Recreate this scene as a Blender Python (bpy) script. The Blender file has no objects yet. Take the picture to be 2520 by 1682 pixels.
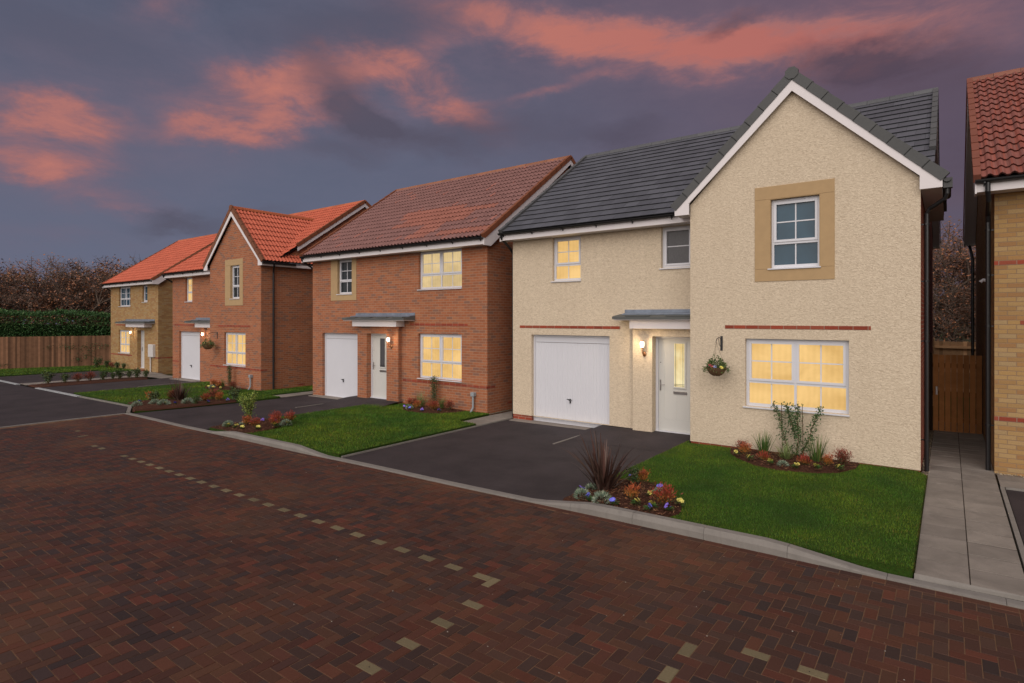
import bpy, math, random
from math import sin, cos, pi, radians, floor, sqrt, atan2, hypot
from mathutils import Vector, Matrix, noise as mnoise
R = random.Random(7)
sc = bpy.context.scene
COL = sc.collection

# ---------------------------------------------------------------- helpers
def gz(x):                                   # the plot falls gently to the left
    return .0088 * (x + 8.65)

class MB:
    def __init__(s): s.v = []; s.f = []; s.m = []; s.c = []; s.k = 0; s.g = []
    def add(s, vs, fs, m=0, c=None):
        b = len(s.v); s.v.extend([tuple(p) for p in vs])
        for f in fs:
            s.f.append([b + i for i in f]); s.m.append(m); s.c.append(c or (1, 1, 1)); s.g.append(s.k)
    def box(s, x0, x1, y0, y1, z0, z1, m=0, c=None, ch=0):
        if ch:
            return s.chbox(x0, x1, y0, y1, z0, z1, ch, m, c)
        s.add([(x0,y0,z0),(x1,y0,z0),(x1,y1,z0),(x0,y1,z0),(x0,y0,z1),(x1,y0,z1),(x1,y1,z1),(x0,y1,z1)],
              [(0,3,2,1),(4,5,6,7),(0,1,5,4),(1,2,6,5),(2,3,7,6),(3,0,4,7)], m, c)
    def chbox(s, x0, x1, y0, y1, z0, z1, h, m=0, c=None):
        # box with its vertical and front edges chamfered (octagonal section in x-z, extruded along y)
        p = [(x0+h,z0),(x1-h,z0),(x1,z0+h),(x1,z1-h),(x1-h,z1),(x0+h,z1),(x0,z1-h),(x0,z0+h)]
        q = [(x0+h*2,z0+h),(x1-h*2,z0+h),(x1-h,z0+h*2),(x1-h,z1-h*2),(x1-h*2,z1-h),(x0+h*2,z1-h),(x0+h,z1-h*2),(x0+h,z0+h*2)]
        vs = [(a,y0,b) for a,b in q] + [(a,y0+h,b) for a,b in p] + [(a,y1,b) for a,b in p]
        fs = [tuple(range(8))] + [(i,8+i,8+(i+1)%8,(i+1)%8) for i in range(8)] + [(8+i,16+i,16+(i+1)%8,8+(i+1)%8) for i in range(8)] + [tuple(range(23,15,-1))]
        s.add(vs, fs, m, c)
    def prism(s, poly, a0, a1, axis='x', m=0, c=None):
        # polygon (p,q) extruded along an axis: x -> (a,p,q); y -> (p,a,q); z -> (p,q,a)
        def P(a, p): return (a,p[0],p[1]) if axis=='x' else (p[0],a,p[1]) if axis=='y' else (p[0],p[1],a)
        n = len(poly)
        s.add([P(a0,p) for p in poly] + [P(a1,p) for p in poly],
              [tuple(range(n))[::-1], tuple(range(n,2*n))] + [(i,(i+1)%n,n+(i+1)%n,n+i) for i in range(n)], m, c)
    def tube(s, pts, r, n=8, m=0, c=None, cap=True):
        pts = [Vector(p) for p in pts]; rs = r if isinstance(r,(list,tuple)) else [r]*len(pts)
        vs = []; fs = []
        for i,p in enumerate(pts):
            d = (pts[min(i+1,len(pts)-1)] - pts[max(i-1,0)]).normalized()
            a = d.orthogonal().normalized() if i == 0 else (pa - d*pa.dot(d)).normalized()
            pa = a; b = d.cross(a)
            for k in range(n):
                t = 2*pi*k/n; vs.append(p + (a*cos(t) + b*sin(t))*rs[i])
        for i in range(len(pts)-1):
            for k in range(n):
                fs.append((i*n+k, i*n+(k+1)%n, (i+1)*n+(k+1)%n, (i+1)*n+k))
        if cap:
            fs.append(tuple(range(n))[::-1]); fs.append(tuple(range((len(pts)-1)*n, len(pts)*n)))
        s.add(vs, fs, m, c)
    def lathe(s, prof, cx, cy, n=20, m=0, c=None):
        vs = [(cx+r*cos(2*pi*k/n), cy+r*sin(2*pi*k/n), z) for r,z in prof for k in range(n)]
        s.add(vs, [(i*n+k, i*n+(k+1)%n, (i+1)*n+(k+1)%n, (i+1)*n+k) for i in range(len(prof)-1) for k in range(n)], m, c)
    def disc(s, p, nrm, r, n=8, c=None, m=0):
        nrm = Vector(nrm).normalized(); a = nrm.orthogonal().normalized(); b = nrm.cross(a); p = Vector(p)
        s.add([p + (a*cos(2*pi*k/n)+b*sin(2*pi*k/n))*r for k in range(n)], [tuple(range(n))], m, c)
    def leaf(s, p, d, l, w, c, up=None, m=0):
        p = Vector(p); d = Vector(d).normalized()
        u = Vector(up) if up else Vector((R.uniform(-1,1),R.uniform(-1,1),R.uniform(-.2,1)))
        a = d.cross(u)
        if a.length < 1e-4: a = d.orthogonal()
        a = a.normalized()*w*.5; q = p + d*l*.45
        s.add([p, q-a, p+d*l, q+a], [(0,1,2,3)], m, c)
    def blade(s, p, az, tilt, l, w, arch, c, n=5, tip=.12):
        p = Vector(p); h = Vector((cos(az),sin(az),0)); side = Vector((-sin(az),cos(az),0))
        vs = []; q = p.copy(); an = tilt
        for i in range(n+1):
            t = i/n; ww = w*.5*(1-(1-tip)*t**1.6)*(.65+.35*min(1,t*5))
            vs += [q - side*ww, q + side*ww]
            q = q + (h*sin(an)+Vector((0,0,1))*cos(an))*l/n; an += arch/n*(.5+t)
        s.add(vs, [(2*i,2*i+1,2*i+3,2*i+2) for i in range(n)], 0, c)

def link(o): COL.objects.link(o); return o
def tag(o, label=None, cat=None, group=None, kind=None):
    for k, v in (('label',label),('category',cat),('group',group),('kind',kind)):
        if v: o[k] = v
    return o
def empty(name, loc, label=None, cat=None, group=None):
    o = bpy.data.objects.new(name, None); o.location = loc; o.empty_display_size = .2
    link(o); tag(o, label, cat, group); return o
def org(p):
    v = Vector((0,0,0))
    while p is not None: v += p.location; p = p.parent
    return v
def obj(name, mb, mats, parent=None, smooth=False, label=None, loc=None):
    if len(mb.g) == len(mb.f) and len(set(mb.g)) > 1:          # each marked piece becomes a part of its own
        o = None
        for k in sorted(set(mb.g)):
            q = MB(); ix = {}
            for f, m, c, g in zip(mb.f, mb.m, mb.c, mb.g):
                if g != k: continue
                for i in f:
                    if i not in ix: ix[i] = len(q.v); q.v.append(mb.v[i])
                q.f.append([ix[i] for i in f]); q.m.append(m); q.c.append(c)
            o = obj(name, q, mats, parent, smooth, label, loc)
        return o
    me = bpy.data.meshes.new(name)
    o0 = org(parent) if parent is not None else Vector(loc or (0,0,0))
    vs = mb.v if o0.length == 0 else [(a-o0.x, b-o0.y, c-o0.z) for a,b,c in mb.v]
    me.from_pydata(vs, [], mb.f)
    if not isinstance(mats, (list,tuple)): mats = [mats]
    for m in mats: me.materials.append(m)
    if len(mats) > 1: me.polygons.foreach_set('material_index', mb.m)
    if any(c != (1,1,1) for c in mb.c):
        at = me.color_attributes.new('col', 'FLOAT_COLOR', 'CORNER'); fl = []
        for f, c in zip(mb.f, mb.c): fl.extend((c[0],c[1],c[2],1.0)*len(f))
        at.data.foreach_set('color', fl)
    if smooth: me.polygons.foreach_set('use_smooth', [True]*len(me.polygons))
    me.update()
    o = bpy.data.objects.new(name, me); o.parent = parent
    if parent is None: o.location = o0
    if label: o['label'] = label
    return link(o)
def struct(name, mb, mats, kind='structure', **k):
    o = obj(name, mb, mats, None, **k); o['kind'] = kind; return o
def copy_thing(root, loc, rz=0, s=1, label=None, group=None):
    def cp(o, par):
        c = o.copy(); COL.objects.link(c); c.parent = par
        for ch in kids.get(o.name, []): cp(ch, c)
        return c
    kids = {}
    stack = [root]
    while stack:
        o = stack.pop(); kids[o.name] = list(o.children); stack.extend(o.children)
    c = cp(root, None); c.location = loc; c.rotation_euler = (0,0,rz); c.scale = (s,s,s)
    tag(c, label, None, group); return c

# ---------------------------------------------------------------- materials
class NT:
    def __init__(s, name):
        s.mat = bpy.data.materials.new(name); s.mat.use_nodes = True; s.t = s.mat.node_tree
        s.b = s.t.nodes['Principled BSDF']; s.out = s.t.nodes['Material Output']
    def n(s, typ, **k):
        o = s.t.nodes.new(typ)
        for a, b in k.items(): setattr(o, a, b)
        return o
    def put(s, sock, v):
        if v is None: return
        if isinstance(v, bpy.types.NodeSocket): s.t.links.new(v, sock)
        else:
            if hasattr(sock.default_value, '__len__') and not hasattr(v, '__len__'): v = (v,)*len(sock.default_value)
            if hasattr(v, '__len__') and len(v) == 3 and len(sock.default_value) == 4: v = (*v, 1)
            sock.default_value = v
    def m(s, op, a, b=None, c=None, clamp=False):
        o = s.n('ShaderNodeMath', operation=op, use_clamp=clamp)
        for i, v in enumerate((a,b,c)): s.put(o.inputs[i], v) if v is not None else None
        return o.outputs[0]
    def vm(s, op, a, b=None):
        o = s.n('ShaderNodeVectorMath', operation=op); s.put(o.inputs[0], a); s.put(o.inputs[1], b) if b is not None else None
        return o.outputs['Value' if op in ('LENGTH','DOT_PRODUCT','DISTANCE') else 'Vector']
    def xyz(s, v): o = s.n('ShaderNodeSeparateXYZ'); s.put(o.inputs[0], v); return o.outputs
    def comb(s, x, y, z=0):
        o = s.n('ShaderNodeCombineXYZ'); s.put(o.inputs[0],x); s.put(o.inputs[1],y); s.put(o.inputs[2],z); return o.outputs[0]
    def pos(s): return s.n('ShaderNodeNewGeometry').outputs['Position']
    def mix(s, f, a, b, mode='MIX'):
        o = s.n('ShaderNodeMix', data_type='RGBA', blend_type=mode); s.put(o.inputs[0],f); s.put(o.inputs[6],a); s.put(o.inputs[7],b); return o.outputs[2]
    def noise(s, v, scale, detail=4, rough=.5, color=False, dist=0):
        o = s.n('ShaderNodeTexNoise'); s.put(o.inputs['Vector'], v); o.inputs['Scale'].default_value = scale
        o.inputs['Detail'].default_value = detail; o.inputs['Roughness'].default_value = rough; o.inputs['Distortion'].default_value = dist
        return o.outputs[1 if color else 0]
    def ramp(s, f, stops, mode='LINEAR'):
        o = s.n('ShaderNodeValToRGB'); s.put(o.inputs[0], f); e = o.color_ramp; e.interpolation = mode
        while len(e.elements) < len(stops): e.elements.new(.5)
        for el, (p, c) in zip(e.elements, stops): el.position = p; el.color = (*c, 1)
        return o.outputs[0]
    def mr(s, v, a, b, c=0, d=1, smooth=False):
        o = s.n('ShaderNodeMapRange', interpolation_type='SMOOTHSTEP' if smooth else 'LINEAR')
        for i, x in enumerate((v,a,b,c,d)): s.put(o.inputs[i], x)
        return o.outputs[0]
    def attr(s): return s.n('ShaderNodeAttribute', attribute_name='col').outputs['Color']
    def bump(s, h, strength=.5, dist=.01):
        o = s.n('ShaderNodeBump'); s.put(o.inputs['Height'], h); o.inputs['Strength'].default_value = strength; o.inputs['Distance'].default_value = dist
        s.t.links.new(o.outputs[0], s.b.inputs['Normal'])
    def fin(s, col, rough=.8, spec=.3, metal=0, alpha=None):
        s.put(s.b.inputs['Base Color'], col); s.put(s.b.inputs['Roughness'], rough); s.put(s.b.inputs['Specular IOR Level'], spec)
        s.put(s.b.inputs['Metallic'], metal); return s.mat
def vary(c, k): return tuple(min(1,max(0,x*k)) for x in c)
def plain(name, c, rough=.5, spec=.4, metal=0, sc_=6, amt=.12, bump=0, bs=60, stretch=None):
    t = NT(name); p = t.pos()
    if stretch: p = t.vm('MULTIPLY', p, stretch)
    f = t.noise(p, sc_, 5, .6)
    col = t.mix(f, vary(c,1-amt), vary(c,1+amt))
    if bump: t.bump(t.noise(p, bs, 3), bump, .004)
    return t.fin(col, t.mr(f,0,1,rough*.85,min(1,rough*1.15)), spec, metal)
def attr_mat(name, rough=.7, spec=.3, amt=.2, sc_=9, transl=0):
    t = NT(name); f = t.noise(t.pos(), sc_, 3)
    c = t.mix(1.0, t.attr(), t.mix(f, (1-amt,)*3, (1+amt,)*3), 'MULTIPLY')
    m = t.fin(c, rough, spec)
    if transl: t.put(t.b.inputs['Subsurface Weight'], 0)
    return m

def brick_mat(name, pal, mortar, dark=.0, off=0., bump=.5):
    t = NT(name); x, y, z = t.xyz(t.pos())
    u = t.m('DIVIDE', t.m('ADD', x, y), .225); v = t.m('DIVIDE', t.m('ADD', z, 5.0+off), .075)
    row = t.m('FLOOR', v); uu = t.m('ADD', u, t.m('MULTIPLY', t.m('MODULO', row, 2.0), .5)); cl = t.m('FLOOR', uu)
    fu = t.m('MULTIPLY', t.m('FRACT', uu), .225); fv = t.m('MULTIPLY', t.m('FRACT', v), .075)
    wob = t.m('MULTIPLY', t.m('SUBTRACT', t.noise(t.pos(), 40, 2), .5), .006)
    eu = t.m('MINIMUM', fu, t.m('SUBTRACT', .225, fu)); ev = t.m('MINIMUM', fv, t.m('SUBTRACT', .075, fv))
    e = t.m('ADD', t.m('MINIMUM', eu, ev), wob)
    mask = t.mr(e, .0035, .0075)               # 0 mortar, 1 brick
    w = t.n('ShaderNodeTexWhiteNoise', noise_dimensions='2D'); t.put(w.inputs[0], t.comb(cl, row)); wn = w.outputs[0]
    n = len(pal); col = t.ramp(wn, [(i/n, c) for i, c in enumerate(pal)], 'CONSTANT')
    f = t.noise(t.pos(), 55, 4, .65); g = t.noise(t.vm('MULTIPLY', t.pos(), (.5,.5,1.4)), .9, 3)
    col = t.mix(1.0, col, t.mix(f, (.72,)*3, (1.28,)*3), 'MULTIPLY')
    mc = t.mix(t.noise(t.pos(), 9, 3), vary(mortar,.8), vary(mortar,1.15))
    col = t.mix(mask, mc, col)
    col = t.mix(1.0, col, t.mix(g, (.88,.86,.84), (1.1,1.1,1.1)), 'MULTIPLY')
    t.bump(t.m('ADD', mask, t.m('MULTIPLY', f, .35)), bump, .006)
    return t.fin(col, .85, .25)

def render_mat():
    t = NT('cream_roughcast'); p = t.pos()
    q = t.vm('MULTIPLY', p, (1, 1, 1.7))
    a = t.noise(q, 23, 3, .55, dist=1.1); b = t.noise(q, 75, 3, .6)
    g = t.noise(p, .8, 4); st = t.noise(t.vm('MULTIPLY', p, (6,6,.35)), 1, 4)
    h = t.m('ADD', t.m('MULTIPLY', a, 1.0), t.m('MULTIPLY', b, .35))
    c = t.mix(g, (.63,.535,.405), (.74,.635,.485))
    c = t.mix(1.0, c, t.mix(st, (.93,.92,.9), (1.05,1.05,1.05)), 'MULTIPLY')
    c = t.mix(t.mr(h,.45,.8), vary((.53,.43,.31),.92), c)
    t.bump(h, 1.0, .0135)
    return t.fin(c, .92, .15)

PB = [(.33,.118,.056),(.36,.135,.065),(.30,.105,.050),(.345,.125,.060),(.37,.145,.070),(.26,.11,.064),(.345,.12,.055),(.225,.112,.078),(.32,.115,.057),(.36,.13,.062),(.335,.115,.052),(.28,.112,.062)]
M = {}
M['brick'] = brick_mat('orange_red_brick', PB, (.37,.25,.17))
M['brick_red'] = brick_mat('smooth_red_brick', [(.25,.05,.028),(.30,.06,.032),(.22,.045,.025),(.27,.07,.04)], (.34,.24,.18))
BANDM = lambda off: brick_mat('band_red_brick', [(.25,.05,.028),(.30,.06,.032),(.22,.045,.025),(.27,.07,.04)], (.30,.20,.15), off=off)
M['band0']=BANDM(0.); M['band2']=BANDM(.025); M['band4']=BANDM(.045); M['band1']=BANDM(.01); M['band15']=BANDM(.015)
M['brick_buff'] = brick_mat('buff_brick', [(.33,.205,.085),(.365,.235,.10),(.31,.185,.075),(.375,.25,.115),(.335,.19,.075),(.345,.24,.12),(.30,.165,.07),(.36,.225,.09)], (.26,.175,.105))
M['render'] = render_mat()
M['upvc'] = plain('white_upvc', (.62,.63,.67), .35, .5, amt=.03, sc_=2)
M['white_paint'] = plain('white_board', (.70,.665,.67), .45, .4, amt=.05, sc_=3)
M['door_white'] = plain('off_white_door', (.56,.56,.53), .42, .4, amt=.04, sc_=2, bump=.1, bs=30)
M['stone'] = plain('buff_stone', (.42,.29,.155), .85, .2, amt=.13, sc_=7, bump=.3, bs=90)
M['black'] = plain('black_plastic', (.012,.012,.013), .35, .5, amt=.2)
M['iron'] = plain('black_iron', (.02,.02,.022), .5, .5, amt=.2)
M['chrome'] = plain('brushed_metal', (.35,.33,.32), .3, .5, metal=.9, amt=.1)
M['lead'] = plain('lead_sheet', (.20,.235,.29), .42, .5, metal=.3, sc_=7, amt=.6)
M['canopy_tile'] = plain('grey_canopy_edge', (.10,.105,.10), .6, .3, amt=.15)
M['grey_plastic'] = plain('grey_plastic', (.28,.31,.33), .5, .4, amt=.08)
M['meter'] = plain('white_meter_box', (.56,.54,.52), .45, .4, amt=.04)
M['copper'] = plain('copper_lamp', (.45,.22,.10), .3, .5, metal=.8, amt=.2)
M['timber_new'] = attr_mat('pale_timber', .8, .2, .22, 14)
M['timber'] = attr_mat('timber_boards', .8, .2, .3, 6)
M['leafc'] = attr_mat('leaves', .55, .35, .25, 20)
M['petal'] = attr_mat('petals', .6, .3, .12, 30)
M['bark'] = plain('tree_bark', (.12,.088,.068), .9, .2, amt=.4, sc_=20)
M['wicker'] = plain('wicker', (.13,.075,.04), .8, .2, amt=.5, sc_=60, bump=.8, bs=120)
M['stem'] = plain('woody_stem', (.11,.065,.03), .8, .2, amt=.3, sc_=30)
M['soil'] = None; M['dark_joint'] = plain('dark_joint',(.045,.035,.028),.95,.1,amt=.3)

def tile_mat(name, rough=.65, spec=.3):
    t = NT(name); f = t.noise(t.pos(), 7, 5, .65); g = t.noise(t.pos(), 45, 3)
    c = t.mix(1.0, t.attr(), t.mix(f, (.82,)*3, (1.18,)*3), 'MULTIPLY')
    c = t.mix(1.0, c, t.mix(g, (.9,)*3, (1.1,)*3), 'MULTIPLY')
    t.bump(g, .25, .004)
    return t.fin(c, t.mr(f,0,1,rough-.08,rough+.1), spec)
M['tile'] = tile_mat('roof_tiles'); M['slate'] = tile_mat('flat_roof_tiles', .5, .35)

def lit_glass(name, c0, c1, s=1.0, seed=0):
    # lit room painted as glow on the glass: soft folds, brighter and duller patches
    t = NT(name); p = t.pos(); x, y, z = t.xyz(p)
    n1 = t.noise(t.vm('MULTIPLY', t.vm('ADD', p, (seed,0,0)), (1,1,1.6)), 1.1, 5, .55, dist=.5)
    w = t.n('ShaderNodeTexWave', wave_type='BANDS', bands_direction='X'); t.put(w.inputs[0], p)
    w.inputs['Scale'].default_value = 3.2; w.inputs['Distortion'].default_value = 2.5; w.inputs['Detail'].default_value = 2
    f = t.m('ADD', t.m('MULTIPLY', n1, .95), t.m('MULTIPLY', w.outputs[1], .05), clamp=True)
    c = t.mix(t.mr(f,.36,.66), c1, c0)
    t.fin((.05,.04,.03), .08, .22); t.put(t.b.inputs['Emission Color'], c); t.b.inputs['Emission Strength'].default_value = s
    return t.mat
M['lit'] = lit_glass('lit_window_glass', (.90,.575,.215), (.68,.41,.13))
M['lit_soft'] = lit_glass('soft_lit_window_glass', (.80,.59,.29), (.56,.41,.19), .92, 3)
M['lit_door'] = lit_glass('lit_door_glass', (.95,.84,.5), (.7,.5,.2), 1.0, 5)
def dark_glass(name, c, rough=.04):
    t = NT(name); n = t.noise(t.pos(), 1.6, 3, dist=.6)
    t.bump(t.noise(t.pos(), 1.3, 2), .05, .05)
    return t.fin(t.mix(n, vary(c,.6), vary(c,1.4)), rough, .3)
M['glass'] = dark_glass('dark_window_glass', (.022,.03,.036))
M['glass_blue'] = dark_glass('sky_tinted_window_glass', (.028,.07,.105))  # blue of the reflected sky put into the glass colour
def obscure():
    t = NT('obscured_glass'); n = t.noise(t.vm('MULTIPLY', t.pos(), (3,3,.6)), 30, 3)
    t.bump(n, .5, .004); return t.fin(t.mix(n, (.05,.05,.055), (.10,.10,.105)), .3, .5)
M['obscure'] = obscure()
t = NT('lamp_glass'); t.fin((.8,.75,.7), .4, .3); t.put(t.b.inputs['Emission Color'], (1,.86,.68)); t.b.inputs['Emission Strength'].default_value = 1.6; M['lamp_glass'] = t.mat

def asphalt():
    t = NT('asphalt'); p = t.pos(); a = t.noise(p, 120, 3, .7); b = t.noise(p, 1.1, 5, .6); v = t.n('ShaderNodeTexVoronoi'); t.put(v.inputs[0], p); v.inputs['Scale'].default_value = 70
    c = t.mix(a, (.016,.013,.0145), (.066,.054,.058)); c = t.mix(1.0, c, t.mix(t.mr(b,.3,.7), (.72,)*3, (1.3,1.27,1.25)), 'MULTIPLY')
    sp = t.mr(v.outputs['Distance'], .0, .16, 1, 0)
    c = t.mix(t.m('MULTIPLY', sp, .6), c, (.17,.145,.145))
    t.bump(t.m('ADD', a, v.outputs['Distance']), .5, .006)
    return t.fin(c, .85, .25)
M['asphalt'] = asphalt()
def concrete(name, c, s=5):
    t = NT(name); p = t.pos(); a = t.noise(p, 70, 4, .7); b = t.noise(p, s, 5, .65); d = t.noise(t.vm('MULTIPLY', p, (1,1,.2)), 14, 3)
    k = t.mix(b, vary(c,.72), vary(c,1.25)); k = t.mix(1.0, k, t.mix(a, (.85,)*3, (1.15,)*3), 'MULTIPLY')
    k = t.mix(t.m('MULTIPLY', t.mr(d,.55,.75), .35), k, vary(c,.6))
    t.bump(a, .3, .004); return t.fin(k, .85, .25)
M['kerb'] = concrete('kerb_concrete', (.21,.195,.175), 3)
M['slab'] = concrete('riven_slab', (.235,.205,.18), 2.2)
t = NT('paving_slab'); p = t.pos(); a = t.noise(p,70,4,.7); b = t.noise(p,2.4,6,.7,dist=.6); k = t.mix(1.0,t.attr(),t.mix(t.mr(b,.25,.75),(.70,)*3,(1.25,)*3),'MULTIPLY'); k = t.mix(1.0,k,t.mix(a,(.85,)*3,(1.15,)*3),'MULTIPLY'); t.bump(t.m('ADD',a,t.m('MULTIPLY',b,2)),.4,.006); M['slab_v'] = t.fin(k,.8,.25)
M['pale_kerb'] = concrete('pale_kerb', (.34,.36,.37), 3)
t = NT('paver_blocks'); p = t.pos(); a = t.noise(p, 60, 4, .7); b = t.noise(p, .7, 4, .6)
k = t.mix(1.0, t.attr(), t.mix(a, (.68,)*3, (1.32,)*3), 'MULTIPLY'); k = t.mix(1.0, k, t.mix(b, (.75,.75,.78), (1.2,1.18,1.15)), 'MULTIPLY')
t.bump(a, .5, .004); M['paver'] = t.fin(k, .74, .3)
M['joint'] = plain('joint_sand', (.17,.10,.06), .95, .1, amt=.45, sc_=9, bump=.5, bs=200)
t = NT('bark_mulch'); p = t.pos(); a = t.noise(t.vm('MULTIPLY', p, (1,1.6,1)), 60, 4, .7, dist=1); k = t.mix(t.mr(a,.3,.7), (.022,.010,.007), (.12,.05,.03)); t.bump(a, 1, .02); M['soil'] = t.fin(k, .95, .15)
M['chip'] = attr_mat('bark_chips', .9, .2, .3, 30)
t = NT('turf_soil'); p = t.pos(); a = t.noise(p, 50, 3); b = t.noise(p, 1.3, 4); k = t.mix(a, (.012,.03,.004), (.042,.092,.011)); k = t.mix(1.0, k, t.mix(b,(.8,.85,.8),(1.25,1.15,1.1)), 'MULTIPLY'); t.bump(a, .8, .01); M['turf'] = t.fin(k, .9, .15)
t = NT('grass_blades'); p = t.pos(); b = t.noise(p, 1.5, 4, .6); y_ = t.noise(p, .55, 3, .5); k = t.mix(1.0, t.attr(), t.mix(t.mr(b,.3,.7),(.72,.8,.75),(1.45,1.22,1.1)), 'MULTIPLY'); k = t.mix(1.0, k, t.mix(t.mr(y_,.35,.65),(.75,.85,.9),(1.9,1.25,1.0)), 'MULTIPLY'); M['grass'] = t.fin(k, .6, .25)
t = NT('pea_gravel'); p = t.pos(); v = t.n('ShaderNodeTexVoronoi'); t.put(v.inputs[0], p); v.inputs['Scale'].default_value = 55
k = t.mix(.45, t.mix(v.outputs['Distance'], (.36,.29,.21), (.10,.08,.06)), v.outputs['Color'], 'MULTIPLY'); t.bump(t.m('SUBTRACT', 1.0, v.outputs['Distance']), 1, .02); M['gravel'] = t.fin(k, .9, .2)
t = NT('rough_ground'); p = t.pos(); k = t.mix(t.noise(p, .35, 6), (.018,.028,.008), (.05,.05,.02)); t.bump(t.noise(p, 9, 4), .6, .05); M['ground'] = t.fin(k, .95, .1)

# ---------------------------------------------------------------- ground and paving
def poly_sheet(name, pts, off, mat, kind='structure', edge=.0, sub=0):
    mb = MB(); n = len(pts)
    mb.add([(x,y,gz(x)+off) for x,y in pts], [tuple(range(n))])
    if edge:
        mb.add([(x,y,gz(x)+off) for x,y in pts] + [(x,y,gz(x)+off-edge) for x,y in pts], [(i,i+n,(i+1)%n+n,(i+1)%n) for i in range(n)])
    return struct(name, mb, mat, kind)
mb = MB()
xs = [-400,-200,-120,-80] + [x for x in range(-70,41,10)] + [80,200,400]; ys = [-400,-100,-40,-10,0,10,20,30,40,60,100,200,400]
for i in range(len(xs)-1):
    for j in range(len(ys)-1):
        q = [(xs[i],ys[j]),(xs[i+1],ys[j]),(xs[i+1],ys[j+1]),(xs[i],ys[j+1])]
        mb.add([(x,y,max(-.6,min(.35,gz(x)))-.10) for x,y in q], [(0,1,2,3)])
struct('ground', mb, M['ground'])

def yk(x): return 6.68 + .2*max(0,min(1,(x+15)/14)) + .012*sin(x*1.3)        # road side of the kerb
def inpoly(x, y, P):
    c = False; j = len(P)-1
    for i in range(len(P)):
        if (P[i][1] > y) != (P[j][1] > y) and x < (P[j][0]-P[i][0])*(y-P[i][1])/(P[j][1]-P[i][1])+P[i][0]: c = not c
        j = i
    return c
# block paving: jointing sheet, then every block laid in 90 degree herringbone
poly_sheet('road_bedding', [(-19.15,-14),(8,-14),(8,6.95),(-1,6.9),(-8,6.8),(-15,6.7),(-19.15,6.75)], -.002, M['joint'])
YEL = [(-16.92,4.95),(-16.12,4.86),(-14.62,4.6),(-14.16,4.6)] + [(-12.96+.4*i,4.56) for i in range(24)] + [(-3.6,4.5),(-3.55,4.11),(-3.56,3.71),(-3.56,3.3),(-3.57,2.88),(-1.57,4.49),(-1.2,4.69),(-.79,4.71),(-1.59,4.06)]
PAV = [((.155,.048,.028),5),((.125,.042,.028),5),((.10,.042,.032),5),((.18,.058,.028),3),((.20,.048,.026),2),((.058,.040,.038),5),((.045,.038,.042),4),((.085,.048,.038),4),((.15,.062,.032),2),((.105,.05,.038),3)]
pool = [c for c, w in PAV for _ in range(w)]
blocks = []
def block(x0, y0, x1, y1, c):
    blocks.append((x0,y0,x1,y1,c))
N0, N1, J0, J1 = int(-19.1/.1), int(5.5/.1), int(-5.0/.1), 69
for i in range(N0, N1):
    for j in range(J0, J1):
        k = (i-j) % 4
        if k == 0: x0,y0,x1,y1 = i*.1, j*.1, i*.1+.2, j*.1+.1
        elif k == 3: x0,y0,x1,y1 = i*.1, j*.1, i*.1+.1, j*.1+.2
        else: continue
        if x0 < -19.08: continue
        top = yk((x0+x1)/2) - .115
        if y0 > top - .03: continue
        if y1 > top: y1 = top
        block(x0,y0,x1,y1,R.choice(pool))
yel = set()
for q in YEL:
    best = min(range(len(blocks)), key=lambda b: hypot((blocks[b][0]+blocks[b][2])/2-q[0], (blocks[b][1]+blocks[b][3])/2-q[1]) if b not in yel else 9)
    yel.add(best)
x = -19.1
while x < 5.5:                                # soldier course against the kerb
    blocks.append((x, yk(x)-.108, x+.2, yk(x)-.006, R.choice(pool[:22]))); x += .2
mb = MB()
for bi, (x0,y0,x1,y1,c) in enumerate(blocks):
    g = .002; h = .0028; j = R.uniform(-.0015,.0015)
    m_ = sum(c)/3; c = tuple(.50*(.66*a+.34*b) for a,b in zip(c,(.135,.062,.042)))
    if bi in yel: c = vary((.165,.135,.075),R.uniform(.8,1.15))
    elif bi%1 == 0: c = vary(c, R.uniform(.82,1.2))
    # sand-stained patches near the kerb
    if bi not in yel:
        s = max(0, mnoise.noise((x0*.55,y0*.9,3.1)))*.8 + (.25 if y1 > 6.1 else 0)*R.random()
        c = tuple(a*(1-s*.5)+b*s*.5 for a,b in zip(c,(.17,.075,.03)))
    a0,a1,b0,b1 = x0+g,x1-g,y0+g,y1-g
    if b1-b0 < .01: continue
    tx, ty = R.uniform(-.006,.006), R.uniform(-.006,.006); cx, cy = (a0+a1)/2, (b0+b1)/2
    def zz(x,y,d=0): return gz(x)+.002+j-d+(x-cx)*tx+(y-cy)*ty
    vs = [(a0+h,b0+h),(a1-h,b0+h),(a1-h,b1-h),(a0+h,b1-h)]; wq = [(a0,b0),(a1,b0),(a1,b1),(a0,b1)]
    mb.add([(x,y,zz(x,y)) for x,y in vs]+[(x,y,zz(x,y,.007)) for x,y in wq], [(0,1,2,3)]+[(4+i,4+(i+1)%4,(i+1)%4,i) for i in range(4)], 0, c)
struct('brick_road', mb, M['paver'])

mb = MB()
for _ in range(420):                          # stray grit and crumbs on the paving
    x, y = R.uniform(-14, 3), R.uniform(2.2, 6.6); q = R.uniform(.003, .009); z = gz(x)+.003; a = R.uniform(0, 6)
    mb.add([(x+q*cos(a+i*2.1), y+q*sin(a+i*2.1), z) for i in range(3)]+[(x, y, z+q*.8)], [(0,1,3),(1,2,3),(2,0,3)], 0, R.choice([(.3,.27,.23),(.12,.09,.07),(.04,.03,.025),(.2,.12,.06)]))
struct('grit', mb, M['chip'], 'stuff')
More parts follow.
